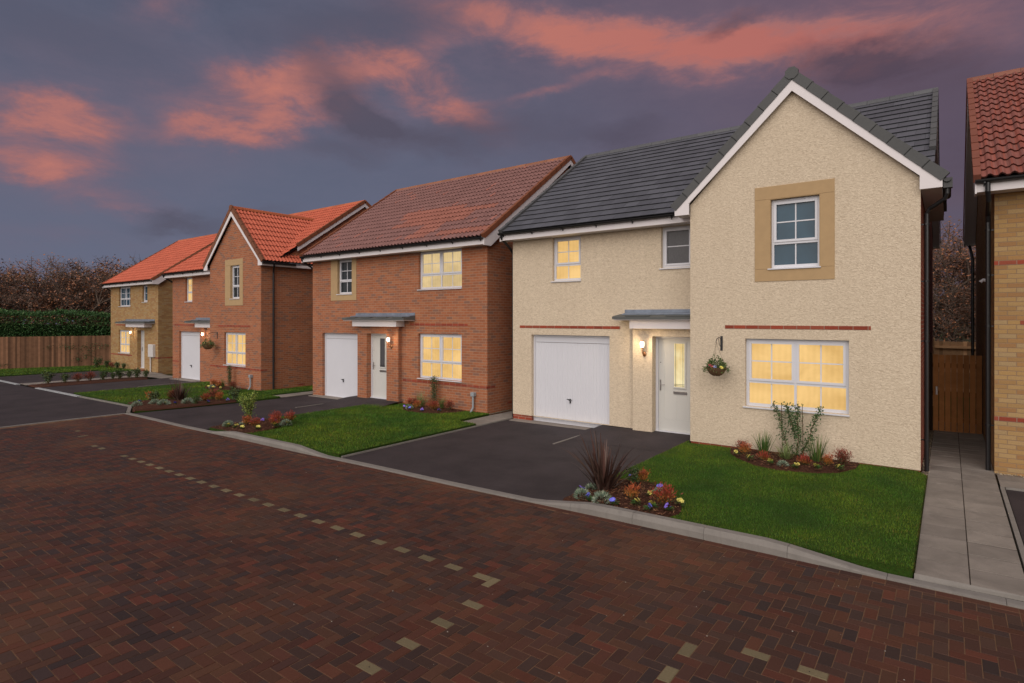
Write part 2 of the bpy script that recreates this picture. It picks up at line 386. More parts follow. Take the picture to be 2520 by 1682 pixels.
# asphalt road on the left
poly_sheet('asphalt_road', [(-60,-14),(-19.28,-14),(-19.28,5.2),(-19.20,6.72),(-20.62,7.32),(-25,7.24),(-38,7.22),(-60,7.3)], .004, M['asphalt'])
def strip(mb, pts, w, off, h=.05, seg=None, c=None):
    # a low edging: segments with small joints
    for (xa,ya),(xb,yb) in zip(pts, pts[1:]):
        L = hypot(xb-xa,yb-ya); n = max(1,int(L/(seg or .915))); dx,dy = (xb-xa)/L,(yb-ya)/L; nx,ny = -dy*w/2,dx*w/2
        for i in range(n):
            s0,s1 = L*i/n+.002, L*(i+1)/n-.002
            p = [(xa+dx*s0-nx,ya+dy*s0-ny),(xa+dx*s1-nx,ya+dy*s1-ny),(xa+dx*s1+nx,ya+dy*s1+ny),(xa+dx*s0+nx,ya+dy*s0+ny)]
            mb.add([(x,y,gz(x)+off) for x,y in p]+[(x,y,gz(x)+off-h) for x,y in p], [(0,1,2,3)]+[(4+i,4+(i+1)%4,(i+1)%4,i) for i in range(4)])
mb = MB(); strip(mb, [(-19.22,-14),(-19.22,5.2),(-19.14,6.74)], .10, .014); struct('road_edging', mb, M['kerb'])
mb = MB(); strip(mb, [(-19.10,6.78),(-20.55,7.36)], .10, .05)
strip(mb, [(-20.6,7.40),(-24.95,7.34)], .07, .03); struct('bed_edging', mb, M['kerb'])
mb = MB(); strip(mb, [(-25.0,7.32),(-29.8,7.28)], .14, .03); strip(mb, [(-32.3,7.24),(-45,7.26)], .14, .03); struct('dropped_kerb', mb, M['pale_kerb'])

# main kerb: blocks with varying upstand
def kh(x):
    def ss(a,b,t): t = max(0,min(1,(t-a)/(b-a))); return t
    if x < -12: return .018 + .10*ss(-14.1,-13.2,x)
    if x < -7: return .018 + .10*(1-ss(-10.6,-9.7,x))
    return .018 + .115*ss(-4.75,-3.85,x)*(1-ss(-1.55,-.6,x))
mb = MB(); x = -19.08; W = .135
while x < 7:
    n = 4; L = .915 if x > -18 else .6; prof = []
    for i in range(n+1):
        a = x + (L-.004)*i/n + .002; y = yk(a); z = gz(a); h = kh(a)
        prof.append([(a,y,z-.05),(a,y,z+h*.55),(a,y+.022*(h/.12+.25),z+h-.006),(a,y+.035,z+h),(a,y+W,z+h),(a,y+W,z-.05)])
    vs = [p for r in prof for p in r]
    fs = [(i*6+k,(i+1)*6+k,(i+1)*6+k+1,i*6+k+1) for i in range(n) for k in range(5)] + [(0,1,2,3,4,5),tuple(range(n*6+5,n*6-1,-1))]
    mb.add(vs, fs); x += L
struct('kerb', mb, M['kerb'])

# driveways
def K(x): return yk(x)+.137
def drive(name, pts, off=.008): return poly_sheet(name, pts, off, M['asphalt'])
drive('driveway', [(-9.30,K(-9.3)),(-6.66,K(-6.7)),(-4.42,K(-4.4)),(-4.36,9.0),(-4.36,12.5),(-6.66,12.5),(-9.30,12.5)])
drive('driveway', [(-18.95,K(-18.9)),(-14.6,K(-14)),(-14.4,9),(-14.35,12.7),(-18.4,12.7),(-18.45,10.2)])
drive('driveway', [(-29.95,7.35),(-26.0,7.4),(-25.97,12.4),(-30.0,12.6)])
drive('driveway', [(-38.0,7.33),(-32.8,7.33),(-32.72,11.9),(-38.0,12.0)])
drive('driveway', [(.68,7.02),(6.5,7.1),(6.5,11.35),(.68,11.35)], .045)
# ramps up to the front doors
def ramp(name, x0, x1, y0, y1, h, yw=13.2):
    mb = MB(); n = 6
    vs = []
    for i in range(n+1):
        y = y0+(y1-y0)*i/n; t = i/n; t = t*t*(3-2*t)
        vs += [(x0,y,gz(x0)+.012+h*t),(x1,y,gz(x1)+.012+h*t)]
    vs += [(x0,yw,gz(x0)+.012+h),(x1,yw,gz(x1)+.012+h)]
    mb.add(vs, [(2*i,2*i+1,2*i+3,2*i+2) for i in range(n+1)])
    k = len(vs)//2
    mb.add([v for v in vs[::2]]+[(v[0],v[1],gz(v[0])-.02) for v in vs[::2]], [(i,i+k,i+1+k,i+1) for i in range(k-1)])
    struct(name, mb, M['asphalt'])
ramp('ramp', -6.63, -4.30, 10.9, 12.3, .10)
ramp('ramp', -15.93, -13.55, 10.9, 12.2, .13)
mb = MB(); strip(mb, [(-6.66,10.3),(-6.66,12.32)], .045, .022); strip(mb, [(-15.96,10.2),(-15.96,12.36)], .04, .022); strip(mb, [(-26.85,9.9),(-26.85,12.4)], .045, .02)
strip(mb, [(-9.33,6.95),(-9.33,12.6)], .05, .035); strip(mb, [(-4.375,7.0),(-4.375,12.0)], .05, .045); strip(mb, [(-14.42,6.9),(-14.42,12.3)], .04, .02)
strip(mb, [(-25.98,7.5),(-25.98,12.3)], .04, .02); struct('drive_edging', mb, M['kerb'])
mb = MB(); 
for x0,x1 in ((-9.2,-6.75),(-18.15,-16.05),(-29.3,-26.9)): mb.box(x0,x1,12.1,12.6,gz(x0)-.05,gz(x0)+.028)
struct('garage_threshold', mb, M['slab'])

# slab paths
def slabs(name, x0, x1, y0, y1, nx, dy, off, tilt=.002):
    mb = MB(); y = y0; r = 0
    wx = [x0+(x1-x0)*i/nx for i in range(nx+1)] if isinstance(nx,int) else nx
    poly = MB(); poly.add([(x0-.0,y0,gz(x0)+off-.005),(x1,y0,gz(x1)+off-.005),(x1,y1,gz(x1)+off-.005),(x0,y1,gz(x0)+off-.005)], [(0,1,2,3)])
    while y < y1-.05:
        ye = min(y+dy, y1)
        for a,b in zip(wx, wx[1:]):
            gx,gy=.0025,.007; h=.003; cc=vary((.23,.205,.178),R.uniform(.86,1.14)); j=R.uniform(-tilt,tilt); k=R.uniform(-tilt,tilt)
            P=[(a+gx+h,y+gy+h),(b-gx-h,y+gy+h),(b-gx-h,ye-gy-h),(a+gx+h,ye-gy-h)]; Q=[(a+gx,y+gy),(b-gx,y+gy),(b-gx,ye-gy),(a+gx,ye-gy)]
            mb.add([(p[0],p[1],gz(p[0])+off+j*(1 if i<2 else -1)+k*(1 if i in(0,3) else -1)) for i,p in enumerate(P)]+[(p[0],p[1],gz(p[0])+off-.02) for p in Q], [(0,1,2,3)]+[(4+i,4+(i+1)%4,(i+1)%4,i) for i in range(4)],0,cc)
        y = ye
    b = len(mb.v); mb.v += poly.v; mb.f.append([b,b+1,b+2,b+3]); mb.m.append(1); mb.c.append((1,1,1))
    struct(name, mb, [M['slab_v'],M['dark_joint']])
slabs('path', -.275, .60, 7.035, 16.35, [-.275,.165,.60], .45, .065)
slabs('path', -.275, .60, 16.4, 23.5, [-.275,.165,.60], .45, .065)
slabs('path', .62, 6.5, 11.42, 11.87, 12, .45, .060)
slabs('path', .62, 6.5, 11.87, 12.3, 12, .43, .060)
slabs('path', -10.05, -9.33, 11.05, 21, 1, .6, .03)
slabs('path', -19.2, -18.48, 11.25, 21, 1, .6, .03)
slabs('path', -32.75, -31.65, 7.36, 13.0, 2, .6, .02)
slabs('path', -36.0, -32.77, 12.05, 13.3, 5, .6, .02)
slabs('path', -31.62, -29.85, 12.0, 12.9, 3, .45, .02)
mb = MB(); mb.add([(x_,y_,gz(x_)+z_) for x_,y_,z_ in ((-.275,7.0,.02),(.66,7.03,.02),(.66,7.036,.066),(-.275,7.036,.066))],[(0,1,2,3)]); strip(mb, [(.64,7.05),(.64,11.38)], .05, .075, seg=.9); strip(mb, [(.68,11.38),(6.5,11.38)], .05, .075); struct('path_edging', mb, M['kerb'])
mb = MB()
for a,b,c,d in ((-.36,-.278,11.6,21),(.603,6.5,12.302,12.4),(-10.16,-10.055,12.3,20)): mb.add([(a,c,gz(a)+.055),(b,c,gz(b)+.055),(b,d,gz(b)+.055),(a,d,gz(a)+.055)],[(0,1,2,3)])
struct('gravel', mb, M['gravel'])
mb = MB()
for _ in range(500):
    k = R.choice((0,0,1,1,1,2)); x,y = (R.uniform(-.38,-.25),R.uniform(11.5,16)) if k==0 else (R.uniform(.6,2.2),R.uniform(12.28,12.42)) if k==1 else (R.uniform(-10.16,-10.04),R.uniform(12.3,14))
    s=R.uniform(.006,.014); z=gz(x)+.062; a=R.uniform(0,6)
    mb.add([(x+s*cos(a+i*2.1),y+s*sin(a+i*2.1),z) for i in range(3)]+[(x,y,z+s*.9)],[(0,1,3),(1,2,3),(2,0,3)],0,vary((.36,.29,.2),R.uniform(.6,1.4)))
struct('loose_gravel', mb, M['chip'], 'stuff')

# lawns: a turf sheet plus blades
def lawn(pts, off, dens, skip=(), hmax=.045, w=.007, fringe=.03):
    poly_sheet('lawn', pts, off, M['turf'], edge=.12)
    mb = MB(); x0=min(p[0] for p in pts); x1=max(p[0] for p in pts); y0=min(p[1] for p in pts); y1=max(p[1] for p in pts)
    n = int((x1-x0)*(y1-y0)*dens)
    for _ in range(n):
        x,y = R.uniform(x0,x1), R.uniform(y0,y1)
        if not inpoly(x,y,pts) or any(inpoly(x,y,s) for s in skip): continue
        tu = mnoise.noise((x*2.2,y*2.2,0)); l = hmax*R.uniform(.5,1.05)*(1+.35*tu); a = R.uniform(0,2*pi); ti = R.uniform(.05,.75)
        if R.random() < .03: g = (.115,.12,.03)
        else:
            k = R.uniform(.66,1.25)*(1+.3*tu); g = (.052*k*R.uniform(.75,1.4), .140*k, .011*k)
        d = Vector((cos(a)*sin(ti),sin(a)*sin(ti),cos(ti))); s = Vector((-sin(a),cos(a),0))*w*R.uniform(.6,1.2)*.5; p = Vector((x,y,gz(x)+off-.003))
        mb.add([p-s,p+s,p+d*l],[(0,1,2)],0,g)
    # ragged fringe along the edges
    m = len(pts)
    for i in range(m):
        (xa,ya),(xb,yb) = pts[i],pts[(i+1)%m]; L=hypot(xb-xa,yb-ya)
        for _ in range(int(L*dens*.16)):
            t=R.random(); x=xa+(xb-xa)*t; y=ya+(yb-ya)*t
            if any(inpoly(x,y,s) for s in skip): continue
            nx,ny=(yb-ya)/L,-(xb-xa)/L; a=atan2(ny,nx)+R.uniform(-.9,.9); ti=R.uniform(.5,1.7); l=R.uniform(.4,1.1)*hmax; k=R.uniform(.5,1.2)
            g=(.04*k,.10*k,.012*k) if R.random()<.8 else (.10*k,.07*k,.03*k)
            d=Vector((cos(a)*sin(ti),sin(a)*sin(ti),cos(ti))); s=Vector((-sin(a),cos(a),0))*w*.5; p=Vector((x-nx*.005,y-ny*.005,gz(x)+off-.005-R.random()**2*.07))
            mb.add([p-s,p+s,p+d*l],[(0,1,2)],0,g)
    tag(struct('grass', mb, M['grass'], 'stuff'), 'short mown green lawn grass')
bedA = [(-4.37,6.985),(-4.34,7.5),(-4.32,7.95),(-4.12,8.36),(-3.75,8.46),(-3.34,8.26),(-3.02,7.9),(-2.84,7.58),(-2.78,7.3),(-2.84,7.12),(-2.98,7.0)]
bedW = [(-3.42,11.66),(-3.30,11.2),(-3.07,10.87),(-2.69,10.50),(-2.27,10.38),(-1.74,10.52),(-1.42,10.77),(-1.24,11.2),(-1.22,11.66)]
lawn([(-4.34,7.02),(-.29,7.06),(-.285,11.4),(-.42,11.66),(-4.25,11.68),(-4.34,11.9)], .09, 6500, (bedA,bedW), .034, .0055)
bedBk = [(-14.38,6.86),(-14.38,7.6),(-14.36,8.3),(-14.1,8.62),(-13.6,8.5),(-13.1,8.1),(-12.85,7.6),(-12.82,7.1),(-13.0,6.88)]
bedBw = [(-13.15,12.36),(-13.05,12.0),(-12.75,11.6),(-12.2,11.35),(-11.6,11.38),(-11.15,11.65),(-10.95,12.0),(-10.92,12.36)]
lawn([(-14.38,6.86),(-9.36,6.90),(-9.36,10.95),(-10.08,11.05),(-10.08,12.36),(-13.55,12.36),(-13.6,12.22),(-14.38,12.22)], .07, 2600, (bedBk,bedBw), .05, .009)
bedC = [(-20.5,7.42),(-19.14,6.90),(-18.96,6.88),(-18.66,8.3),(-18.5,9.7),(-18.9,9.9),(-19.7,9.6),(-20.6,9.0),(-21.2,8.3),(-21.3,7.7),(-21.1,7.45)]
bedCw = [(-24.3,11.74),(-23.9,11.2),(-23.2,10.9),(-22.4,10.9),(-21.8,11.15),(-21.5,11.74)]
lawn([(-25.94,7.42),(-20.55,7.44),(-18.95,6.90),(-18.46,10.2),(-18.46,11.2),(-19.22,11.2),(-19.22,20),(-20.62,20),(-20.62,11.72),(-24.6,11.72),(-24.65,12.3),(-25.94,12.3)], .06, 900, (bedC,bedCw), .05, .014)
lawn([(-43.9,7.4),(-38.05,7.4),(-38.05,12.0),(-36.1,12.1),(-36.2,13.2),(-40.2,13.26),(-40.2,17),(-41.0,17),(-42.0,13.9),(-43.9,9.0)], .05, 260, (), .06, .025)
lawn([(-.9,17.5),(-.30,17.5),(-.30,23.6),(-6,23.6),(-6,21),(-.9,21)], .05, 260, (), .06, .02)
lawn([(.63,21.2),(9,21.2),(9,23.6),(.63,23.6)], .05, 260, (), .06, .02)
poly_sheet('lawn', [(-.27,16.9),(.6,16.9),(.6,16.95),(-.27,16.95)], .055, M['turf'])
poly_sheet('lawn', [(-.36,18.6),(.62,18.6),(.9,23.6),(-.36,23.6)], .075, M['turf'])

def bed(pts, off, chips=350, rise=.05):
    cx=sum(p[0] for p in pts)/len(pts); cy=sum(p[1] for p in pts)/len(pts); mb=MB(); n=len(pts); rings=[]
    for t in (1,.97,.85,.65,.4,.2):
        rings.append([(cx+(x-cx)*t, cy+(y-cy)*t) for x,y in pts])
    def z(x,y,k): return gz(x)+off+(rise*(1-k**3))+(.012*mnoise.noise((x*6,y*6,1)) if k<.99 else -.04)
    ks=(1,.97,.85,.65,.4,.2); vs=[(x,y,z(x,y,k)) for r,k in zip(rings,ks) for x,y in r]+[(cx,cy,gz(cx)+off+rise)]
    fs=[(i*n+k,i*n+(k+1)%n,(i+1)*n+(k+1)%n,(i+1)*n+k) for i in range(5) for k in range(n)]+[(5*n+k,5*n+(k+1)%n,6*n) for k in range(n)]
    mb.add(vs,fs); b=struct('mulch_bed', mb, M['soil']); b['label']='brown bark mulch flower bed'
    mb=MB(); x0=min(p[0] for p in pts); x1=max(p[0] for p in pts); y0=min(p[1] for p in pts); y1=max(p[1] for p in pts)
    for _ in range(chips):
        x,y=R.uniform(x0,x1),R.uniform(y0,y1)
        if not inpoly(x,y,pts): continue
        k = max(abs((x-cx)/(x1-x0)*2),abs((y-cy)/(y1-y0)*2)); a=R.uniform(0,6.3); l=R.uniform(.015,.05); w=R.uniform(.004,.012); zz=gz(x)+off+rise*(1-min(1,k)**3)+R.uniform(.0,.012)
        dz=R.uniform(-.4,.4)*l*.5; c=R.choice([(.11,.045,.025),(.07,.03,.018),(.15,.07,.04),(.05,.02,.012),(.22,.12,.06)])
        d=(cos(a)*l/2,sin(a)*l/2); s=(-sin(a)*w/2,cos(a)*w/2)
        mb.add([(x-d[0]-s[0],y-d[1]-s[1],zz-dz),(x+d[0]-s[0],y+d[1]-s[1],zz+dz),(x+d[0]+s[0],y+d[1]+s[1],zz+dz+.004),(x-d[0]+s[0],y-d[1]+s[1],zz-dz+.004)],[(0,1,2,3)],0,vary(c,R.uniform(.7,1.4)))
    struct('bark_chips', mb, M['chip'], 'stuff')
bed(bedA,.10,2600); bed(bedW,.105,2200); bed(bedBk,.088,1400); bed(bedBw,.085,1000); bed(bedC,.082,1300); bed(bedCw,.07,200)
bedS=[(-31.6,7.4),(-29.98,7.36),(-30.0,9.3),(-30.1,11.5),(-31.1,11.9),(-31.6,11.6),(-31.62,9.3)]
bed(bedS,.02,200)

# ---------------------------------------------------------------- houses
def wall_panel(mb, x0, x1, z0, z1, y, holes, t=.10, m=0):
    # front wall facing -Y with openings and their reveals
    holes=[h for h in holes if h[0]>=x0 and h[1]<=x1 and h[3]>z0 and h[2]<z1]
    xs=sorted({x0,x1}|{h[0] for h in holes}|{h[1] for h in holes}); zs=sorted({z0,z1}|{max(z0,h[2]) for h in holes}|{h[3] for h in holes})
    for a,b in zip(xs,xs[1:]):
        for c,d in zip(zs,zs[1:]):
            mx,mz=(a+b)/2,(c+d)/2
            if any(h[0]<mx<h[1] and h[2]<mz<h[3] for h in holes): continue
            mb.add([(a,y,c),(b,y,c),(b,y,d),(a,y,d)],[(0,1,2,3)],m)
    for h in holes:
        a,b,c,d=h[:4]; tt=h[4] if len(h)>4 else t; c=max(c,z0)
        mb.add([(a,y,c),(a,y,d),(a,y+tt,d),(a,y+tt,c)],[(0,1,2,3)],m); mb.add([(b,y,c),(b,y+tt,c),(b,y+tt,d),(b,y,d)],[(0,1,2,3)],m)
        mb.add([(a,y,d),(b,y,d),(b,y+tt,d),(a,y+tt,d)],[(0,1,2,3)],m); mb.add([(a,y,c),(a,y+tt,c),(b,y+tt,c),(b,y,c)],[(0,1,2,3)],m)

def frame_rect(mb, x0,x1,z0,z1, w, y0,y1):
    mb.box(x0,x0+w,y0,y1,z0,z1); mb.box(x1-w,x1,y0,y1,z0,z1); mb.box(x0+w,x1-w,y0,y1,z0,z0+w); mb.box(x0+w,x1-w,y0,y1,z1-w,z1)
def window(house, x0,x1,z0,z1,y, style, glass, label=None, sill=True, rec=.085, vents=True):
    """style: 'double' two lights, 'single' one light, 'slim' one pane with a bar"""
    W=.055; yf=y+rec; f=MB(); g=MB(); tz = z0+(z1-z0)*.36
    frame_rect(f,x0,x1,z0,z1,W,yf,yf+.06)
    cols=[(x0+W,x1-W)] if style!='double' else [(x0+W,(x0+x1)/2-.02),((x0+x1)/2+.02,x1-W)]
    if style=='double': f.box((x0+x1)/2-.02,(x0+x1)/2+.02,yf-.004,yf+.06,z0+W,z1-W)
    for a,b in cols:
        if style!='slim':
            f.box(a,b,yf+.002,yf+.06,tz-.022,tz+.022)
            frame_rect(f,a,b,tz+.022,z1-W,.042,yf-.014,yf+.05)             # opening casement stands proud
            mx=(a+b)/2; f.box(mx-.011,mx+.011,yf+.022,yf+.04,tz+.06,z1-W-.04)
            mz=(tz+.022+z1-W)/2; f.box(a+.04,b-.04,yf+.024,yf+.04,mz-.011,mz+.011)
            f.box(mx-.011,mx+.011,yf+.022,yf+.04,z0+W-.002,tz-.02)
        else:
            frame_rect(f,a,b,z0+W,z1-W,.04,yf-.014,yf+.05); mz=(z0+z1)/2+.02; f.box(a+.038,b-.038,yf+.024,yf+.04,mz-.010,mz+.010)
    g.add([(x0+W*.8,yf+.034,z0+W*.8),(x1-W*.8,yf+.034,z0+W*.8),(x1-W*.8,yf+.034,z1-W*.8),(x0+W*.8,yf+.034,z1-W*.8)],[(0,1,2,3)])
    o=obj('window',f,M['upvc'],house,label=label)
    obj('pane',g,M[glass],o)
    if sill:
        s=MB(); s.prism([(y+rec+.03,z0+.004),(y-.035,z0-.012),(y-.035,z0-.032),(y-.028,z0-.036),(y+rec+.03,z0-.028)],x0-.035 if rec>.05 else x0,x1+.012,'x'); obj('sill',s,M['upvc'],o)
    if vents and style!='slim':
        v=MB()
        for a,b in cols: v.k+=1; v.box((a+b)/2-.16*(b-a)/.7,(a+b)/2+.16*(b-a)/.7,yf-.012,yf,z1-W+.018,z1-W+.034)
        obj('trickle_vent',v,M['upvc'],o)
    return o

def garage_door(house, x0,x1,z0,z1,y):
    yf=y+.10; f=MB(); frame_rect(f,x0,x1,z0-.02,z1,.05,yf,yf+.07); d=MB()
    d.box(x0+.05,x1-.05,yf+.022,yf+.055,z1-.19,z1-.052)
    n=int((x1-x0-.1)/.072); w=(x1-x0-.1)/n
    for i in range(n):                                    # pressed vertical ribs
        a=x0+.05+w*i; d.prism([(a,yf+.024),(a+w*.06,yf+.030),(a+w*.10,yf+.030),(a+w*.18,yf+.022),(a+w*.94,yf+.022),(a+w,yf+.024),(a+w,yf+.05),(a,yf+.05)],z0+.012,z1-.20,'z')
    d.box(x0+.051,x1-.051,yf+.0235,yf+.049,z0+.001,z0+.011)
    o=obj('garage_door',d,M['upvc'],house); obj('door_frame',f,M['upvc'],o)
    h=MB(); cx=(x0+x1)/2; cz=z0+.62
    h.tube([(cx-.02,yf+.03,cz),(cx-.02,yf-.03,cz)],.022,10); h.tube([(cx-.10,yf-.035,cz+.012),(cx-.03,yf-.045,cz+.005),(cx+.05,yf-.035,cz-.005)],[.006,.014,.01],6); h.box(cx-.03,cx-.008,yf-.01,yf+.02,cz-.09,cz-.03)
    obj('handle',h,M['black'],o)
    return o

def front_door(house,x0,x1,z0,z1,y,rec,lit=True):
    yf=y+rec; f=MB(); frame_rect(f,x0,x1,z0-.03,z1,.055,yf,yf+.07); d=MB(); a,b=x0+.055,x1-.055; wd=b-a
    d.box(a+.003,b-.003,yf+.03,yf+.065,z0+.03,z1-.057)
    for gx in (a+.13,b-.13,a+wd*.5):                       # moulded grooves
        d.box(gx-.003,gx+.003,yf+.026,yf+.031,z0+.30,z1-.9) if abs(gx-(a+wd*.5))<.01 else d.box(gx-.003,gx+.003,yf+.026,yf+.031,z0+.30,z1-.12)
    d.box(a+.10,b-.10,yf+.026,yf+.031,z0+.29,z0+.298)
    d.box(a+.10,b-.10,yf+.026,yf+.031,z1-.14,z1-.132)
    o=obj('front_door',d,M['door_white'],house); obj('door_frame',f,M['upvc'],o)
    gx0,gx1=a+wd*.44,a+wd*.72; gz0,gz1=z0+1.02,z1-.155
    g=MB(); g.box(gx0,gx1,yf+.016,yf+.024,gz0,gz1); fr=MB(); frame_rect(fr,gx0-.03,gx1+.03,gz0-.03,gz1+.03,.032,yf+.01,yf+.03); obj('glazing_frame',fr,M['door_white'],o)
    obj('pane',g,M['lit_door'] if lit else M['obscure'],o)
    l=MB(); w=.004
    for gx in (gx0+.035,gx1-.035): l.box(gx-w,gx+w,yf+.010,yf+.0155,gz0,gz1)
    for q in (gz0+.03,gz0+.06): l.box(gx0,gx1,yf+.0095,yf+.0152,q-w,q+w)
    obj('glass_leading',l,M['black'],o)
    h=MB(); h.box(a+.035,a+.06,yf+.016,yf+.03,z0+.92,z0+1.16); h.tube([(a+.047,yf+.02,z0+1.06),(a+.047,yf-.02,z0+1.06),(a+.17,yf-.022,z0+1.06)],.008,6); obj('handle',h,M['chrome'],o)
    lb=MB(); lb.chbox(gx0-.02,gx1+.05,yf+.012,yf+.03,z0+.86,z0+.92,.004); obj('letterbox',lb,M['chrome'],o)
    th=MB(); th.box(x0,x1,yf-.03,yf+.075,z0-.03,z0+.028); obj('threshold',th,M['upvc'],o)
    pp=MB(); pp.disc((a+.05,yf+.0285,z0+1.55),(0,-1,0),.011,10); obj('lock',pp,M['black'],o)

def tiles(mb, x0,x1, y0,z0, y1,z1, kind, colf, rows=None, gauge=.32, flip=False):
    """tiled slope rising from eave (y0,z0) to ridge (y1,z1); each course laps the one below"""
    L=hypot(y1-y0,z1-z0); n=rows or max(1,round(L/gauge)); dy,dz=(y1-y0)/L,(z1-z0)/L; ny,nz=(-dz,dy) if dy>0 else (dz,-dy)
    if kind=='pan': P=.15; K=6
    else: P=.33; K=1
    cols=max(1,round((x1-x0)/P)); P=(x1-x0)/cols
    for r in range(n):
        s0=L*r/n-(.02 if r else 0); s1=L*(r+1)/n; lift=.032 if kind=='pan' else .027; jr=R.uniform(-.002,.002)
        if kind=='pan':
            N=cols*K; low=[];up=[];bot=[]
            for i in range(N+1):
                x=x0+(x1-x0)*i/N; t=(i%K)/K; h=.034*(.5-.5*cos(2*pi*t))**.9 if True else 0
                h=.038*max(0,sin(pi*min(1,t/.62)))**1.0 if t<.62 else .0-.006*sin(pi*(t-.62)/.38)
                low.append((x,y0+dy*s0+ny*(h+lift),z0+dz*s0+nz*(h+lift))); up.append((x,y0+dy*s1+ny*h,z0+dz*s1+nz*h)); bot.append((x,y0+dy*(s0+.035)+ny*(h-.012),z0+dz*(s0+.035)+nz*(h-.012)))
            b=len(mb.v); mb.v+=low+up+bot; M1=N+1
            for i in range(N):
                c=colf(x0+(i//K+.5)*P,r,n,i//K)
                mb.f.append([b+i,b+i+1,b+M1+i+1,b+M1+i]); mb.m.append(0); mb.c.append(c)
                mb.f.append([b+2*M1+i,b+2*M1+i+1,b+i+1,b+i]); mb.m.append(0); mb.c.append(vary(c,.8))
        else:
            o=(r%2)*.5*P; i=-1
            while True:
                a=x0+i*P+o+.0015; e=a+P-.003; i+=1
                if a>x1: break
                a=max(a,x0); e=min(e,x1)
                if e-a<.01: continue
                j=R.uniform(-.0015,.0015); c=colf((a+e)/2,r,n,i)
                def q(x,s,h): return (x,y0+dy*s+ny*h,z0+dz*s+nz*h)
                mb.add([q(a,s0,lift+j),q(e,s0,lift+j),q(e,s1,.001),q(a,s1,.001),q(a,s0+.035,-.01),q(e,s0+.035,-.01)],[(0,1,2,3),(4,5,1,0)],0,c)

def ridge(mb,x0,x1,y,z,c,axis='x',r=.12):
    n=max(1,round((x1-x0)/.45)); L=(x1-x0)/n
    for i in range(n):
        a=x0+L*i+.003; b=x0+L*(i+1)-.003; pr=[(-r,-.07),(-r*.75,.0),(-r*.35,.045),(0,.06),(r*.35,.045),(r*.75,0),(r,-.07)]
        k=vary(c,R.uniform(.88,1.12)); e=R.uniform(0,.004)
        if axis=='x': vs=[(a,y+p,z+q+e) for p,q in pr]+[(b,y+p,z+q+e) for p,q in pr]
        else: vs=[(y+p,a,z+q+e) for p,q in pr]+[(y+p,b,z+q+e) for p,q in pr]
        mb.add(vs,[(j,j+1,8+j,7+j) for j in range(6)]+[tuple(range(7)),tuple(range(13,6,-1))],0,k)

def gutter(house,x0,x1,y,z,side=1):
    g=MB(); n=7
    pr=[(y+.055*cos(a),z+.055*sin(a)) for a in [pi+pi*i/n for i in range(n+1)]]; q=[(y+.05*cos(a),z+.05*sin(a)) for a in [2*pi-pi*i/n for i in range(n+1)]]
    g.prism(pr+q,x0,x1,'x')
    o=obj('gutter',g,M['black'],house)
    b=MB(); k=int((x1-x0)/.95)
    for i in range(k+1):
        b.k=i; x=x0+.12+(x1-x0-.24)*i/max(1,k); b.box(x-.012,x+.012,y-.06,y+.075,z-.066,z-.05); b.box(x-.014,x+.014,y+.045,y+.065,z-.10,z-.02)
    obj('bracket',b,M['black'],o)

def downpipe(house,pts,r=.034,clips=(),cx=0):
    p=MB(); p.tube(pts,r,10); o=obj('downpipe',p,M['black'],house,smooth=False)
    c=MB()
    x,y=pts[-1][0],pts[-1][1]
    for z in clips: c.k+=1; c.lathe([(r,z-.015),(r+.008,z-.015),(r+.008,z+.015),(r,z+.015)],x,y,10); c.box(x+min(0,cx),x+max(0,cx),y-.008,y+.008,z-.010,z+.010)
    if clips: obj('pipe_clip',c,M['black'],o)

def shell(house, mats, x0,x1,y0,y1,z0,ze,yr,zr,holes, wmat=0, sidem=0, front=True, gable_front=None):
    """walls: front panel, sides and rear up to the roof"""
    mb=MB()
    wall_panel(mb,x0,x1,z0,ze,y0,holes,m=wmat)
    for x in (x0,x1): mb.add([(x,y0,z0),(x,y1,z0),(x,y1,ze),(x,yr,zr),(x,y0,ze)],[(0,1,2,3,4)],sidem)
    mb.add([(x0,y1,z0),(x1,y1,z0),(x1,y1,ze),(x0,y1,ze)],[(0,1,2,3)],sidem)
    return mb

def verge_caps(mb, x, side, y0,z0,y1,z1, c, axis='x', h=.13, w=.10, n=None):
    """overlapping capping tiles down a roof edge; outer face at x, cap reaching inwards"""
    L=hypot(y1-y0,z1-z0); n=n or round(L/.36); dy,dz=(y1-y0)/L,(z1-z0)/L; ny,nz=(-dz,dy) if (y1>y0)==(True) else (-dz,dy)
    if nz<0: ny,nz=-ny,-nz
    for i in range(n):
        s0=L*i/n-.012; s1=L*(i+1)/n; k=vary(c,R.uniform(.94,1.06)); l=.014
        xa,xb=(x,x-side*w)
        P=[]
        for s,up in ((s0,l),(s1,0)):
            for hh in (.065+up,-h+.065+up*.3):
                P.append((y0+dy*s+ny*hh,z0+dz*s+nz*hh))
        a,b,c2,d=P                                        # low-top, low-bottom, high-top, high-bottom
        def V(xx,p): return (xx,p[0],p[1]) if axis=='x' else (p[0],xx,p[1])
        mb.add([V(xa,a),V(xa,b),V(xa,d),V(xa,c2),V(xb,a),V(xb,b),V(xb,d),V(xb,c2)],[(0,1,2,3),(7,6,5,4),(0,3,7,4),(0,4,5,1),(1,5,6,2),(3,2,6,7)],0,k)

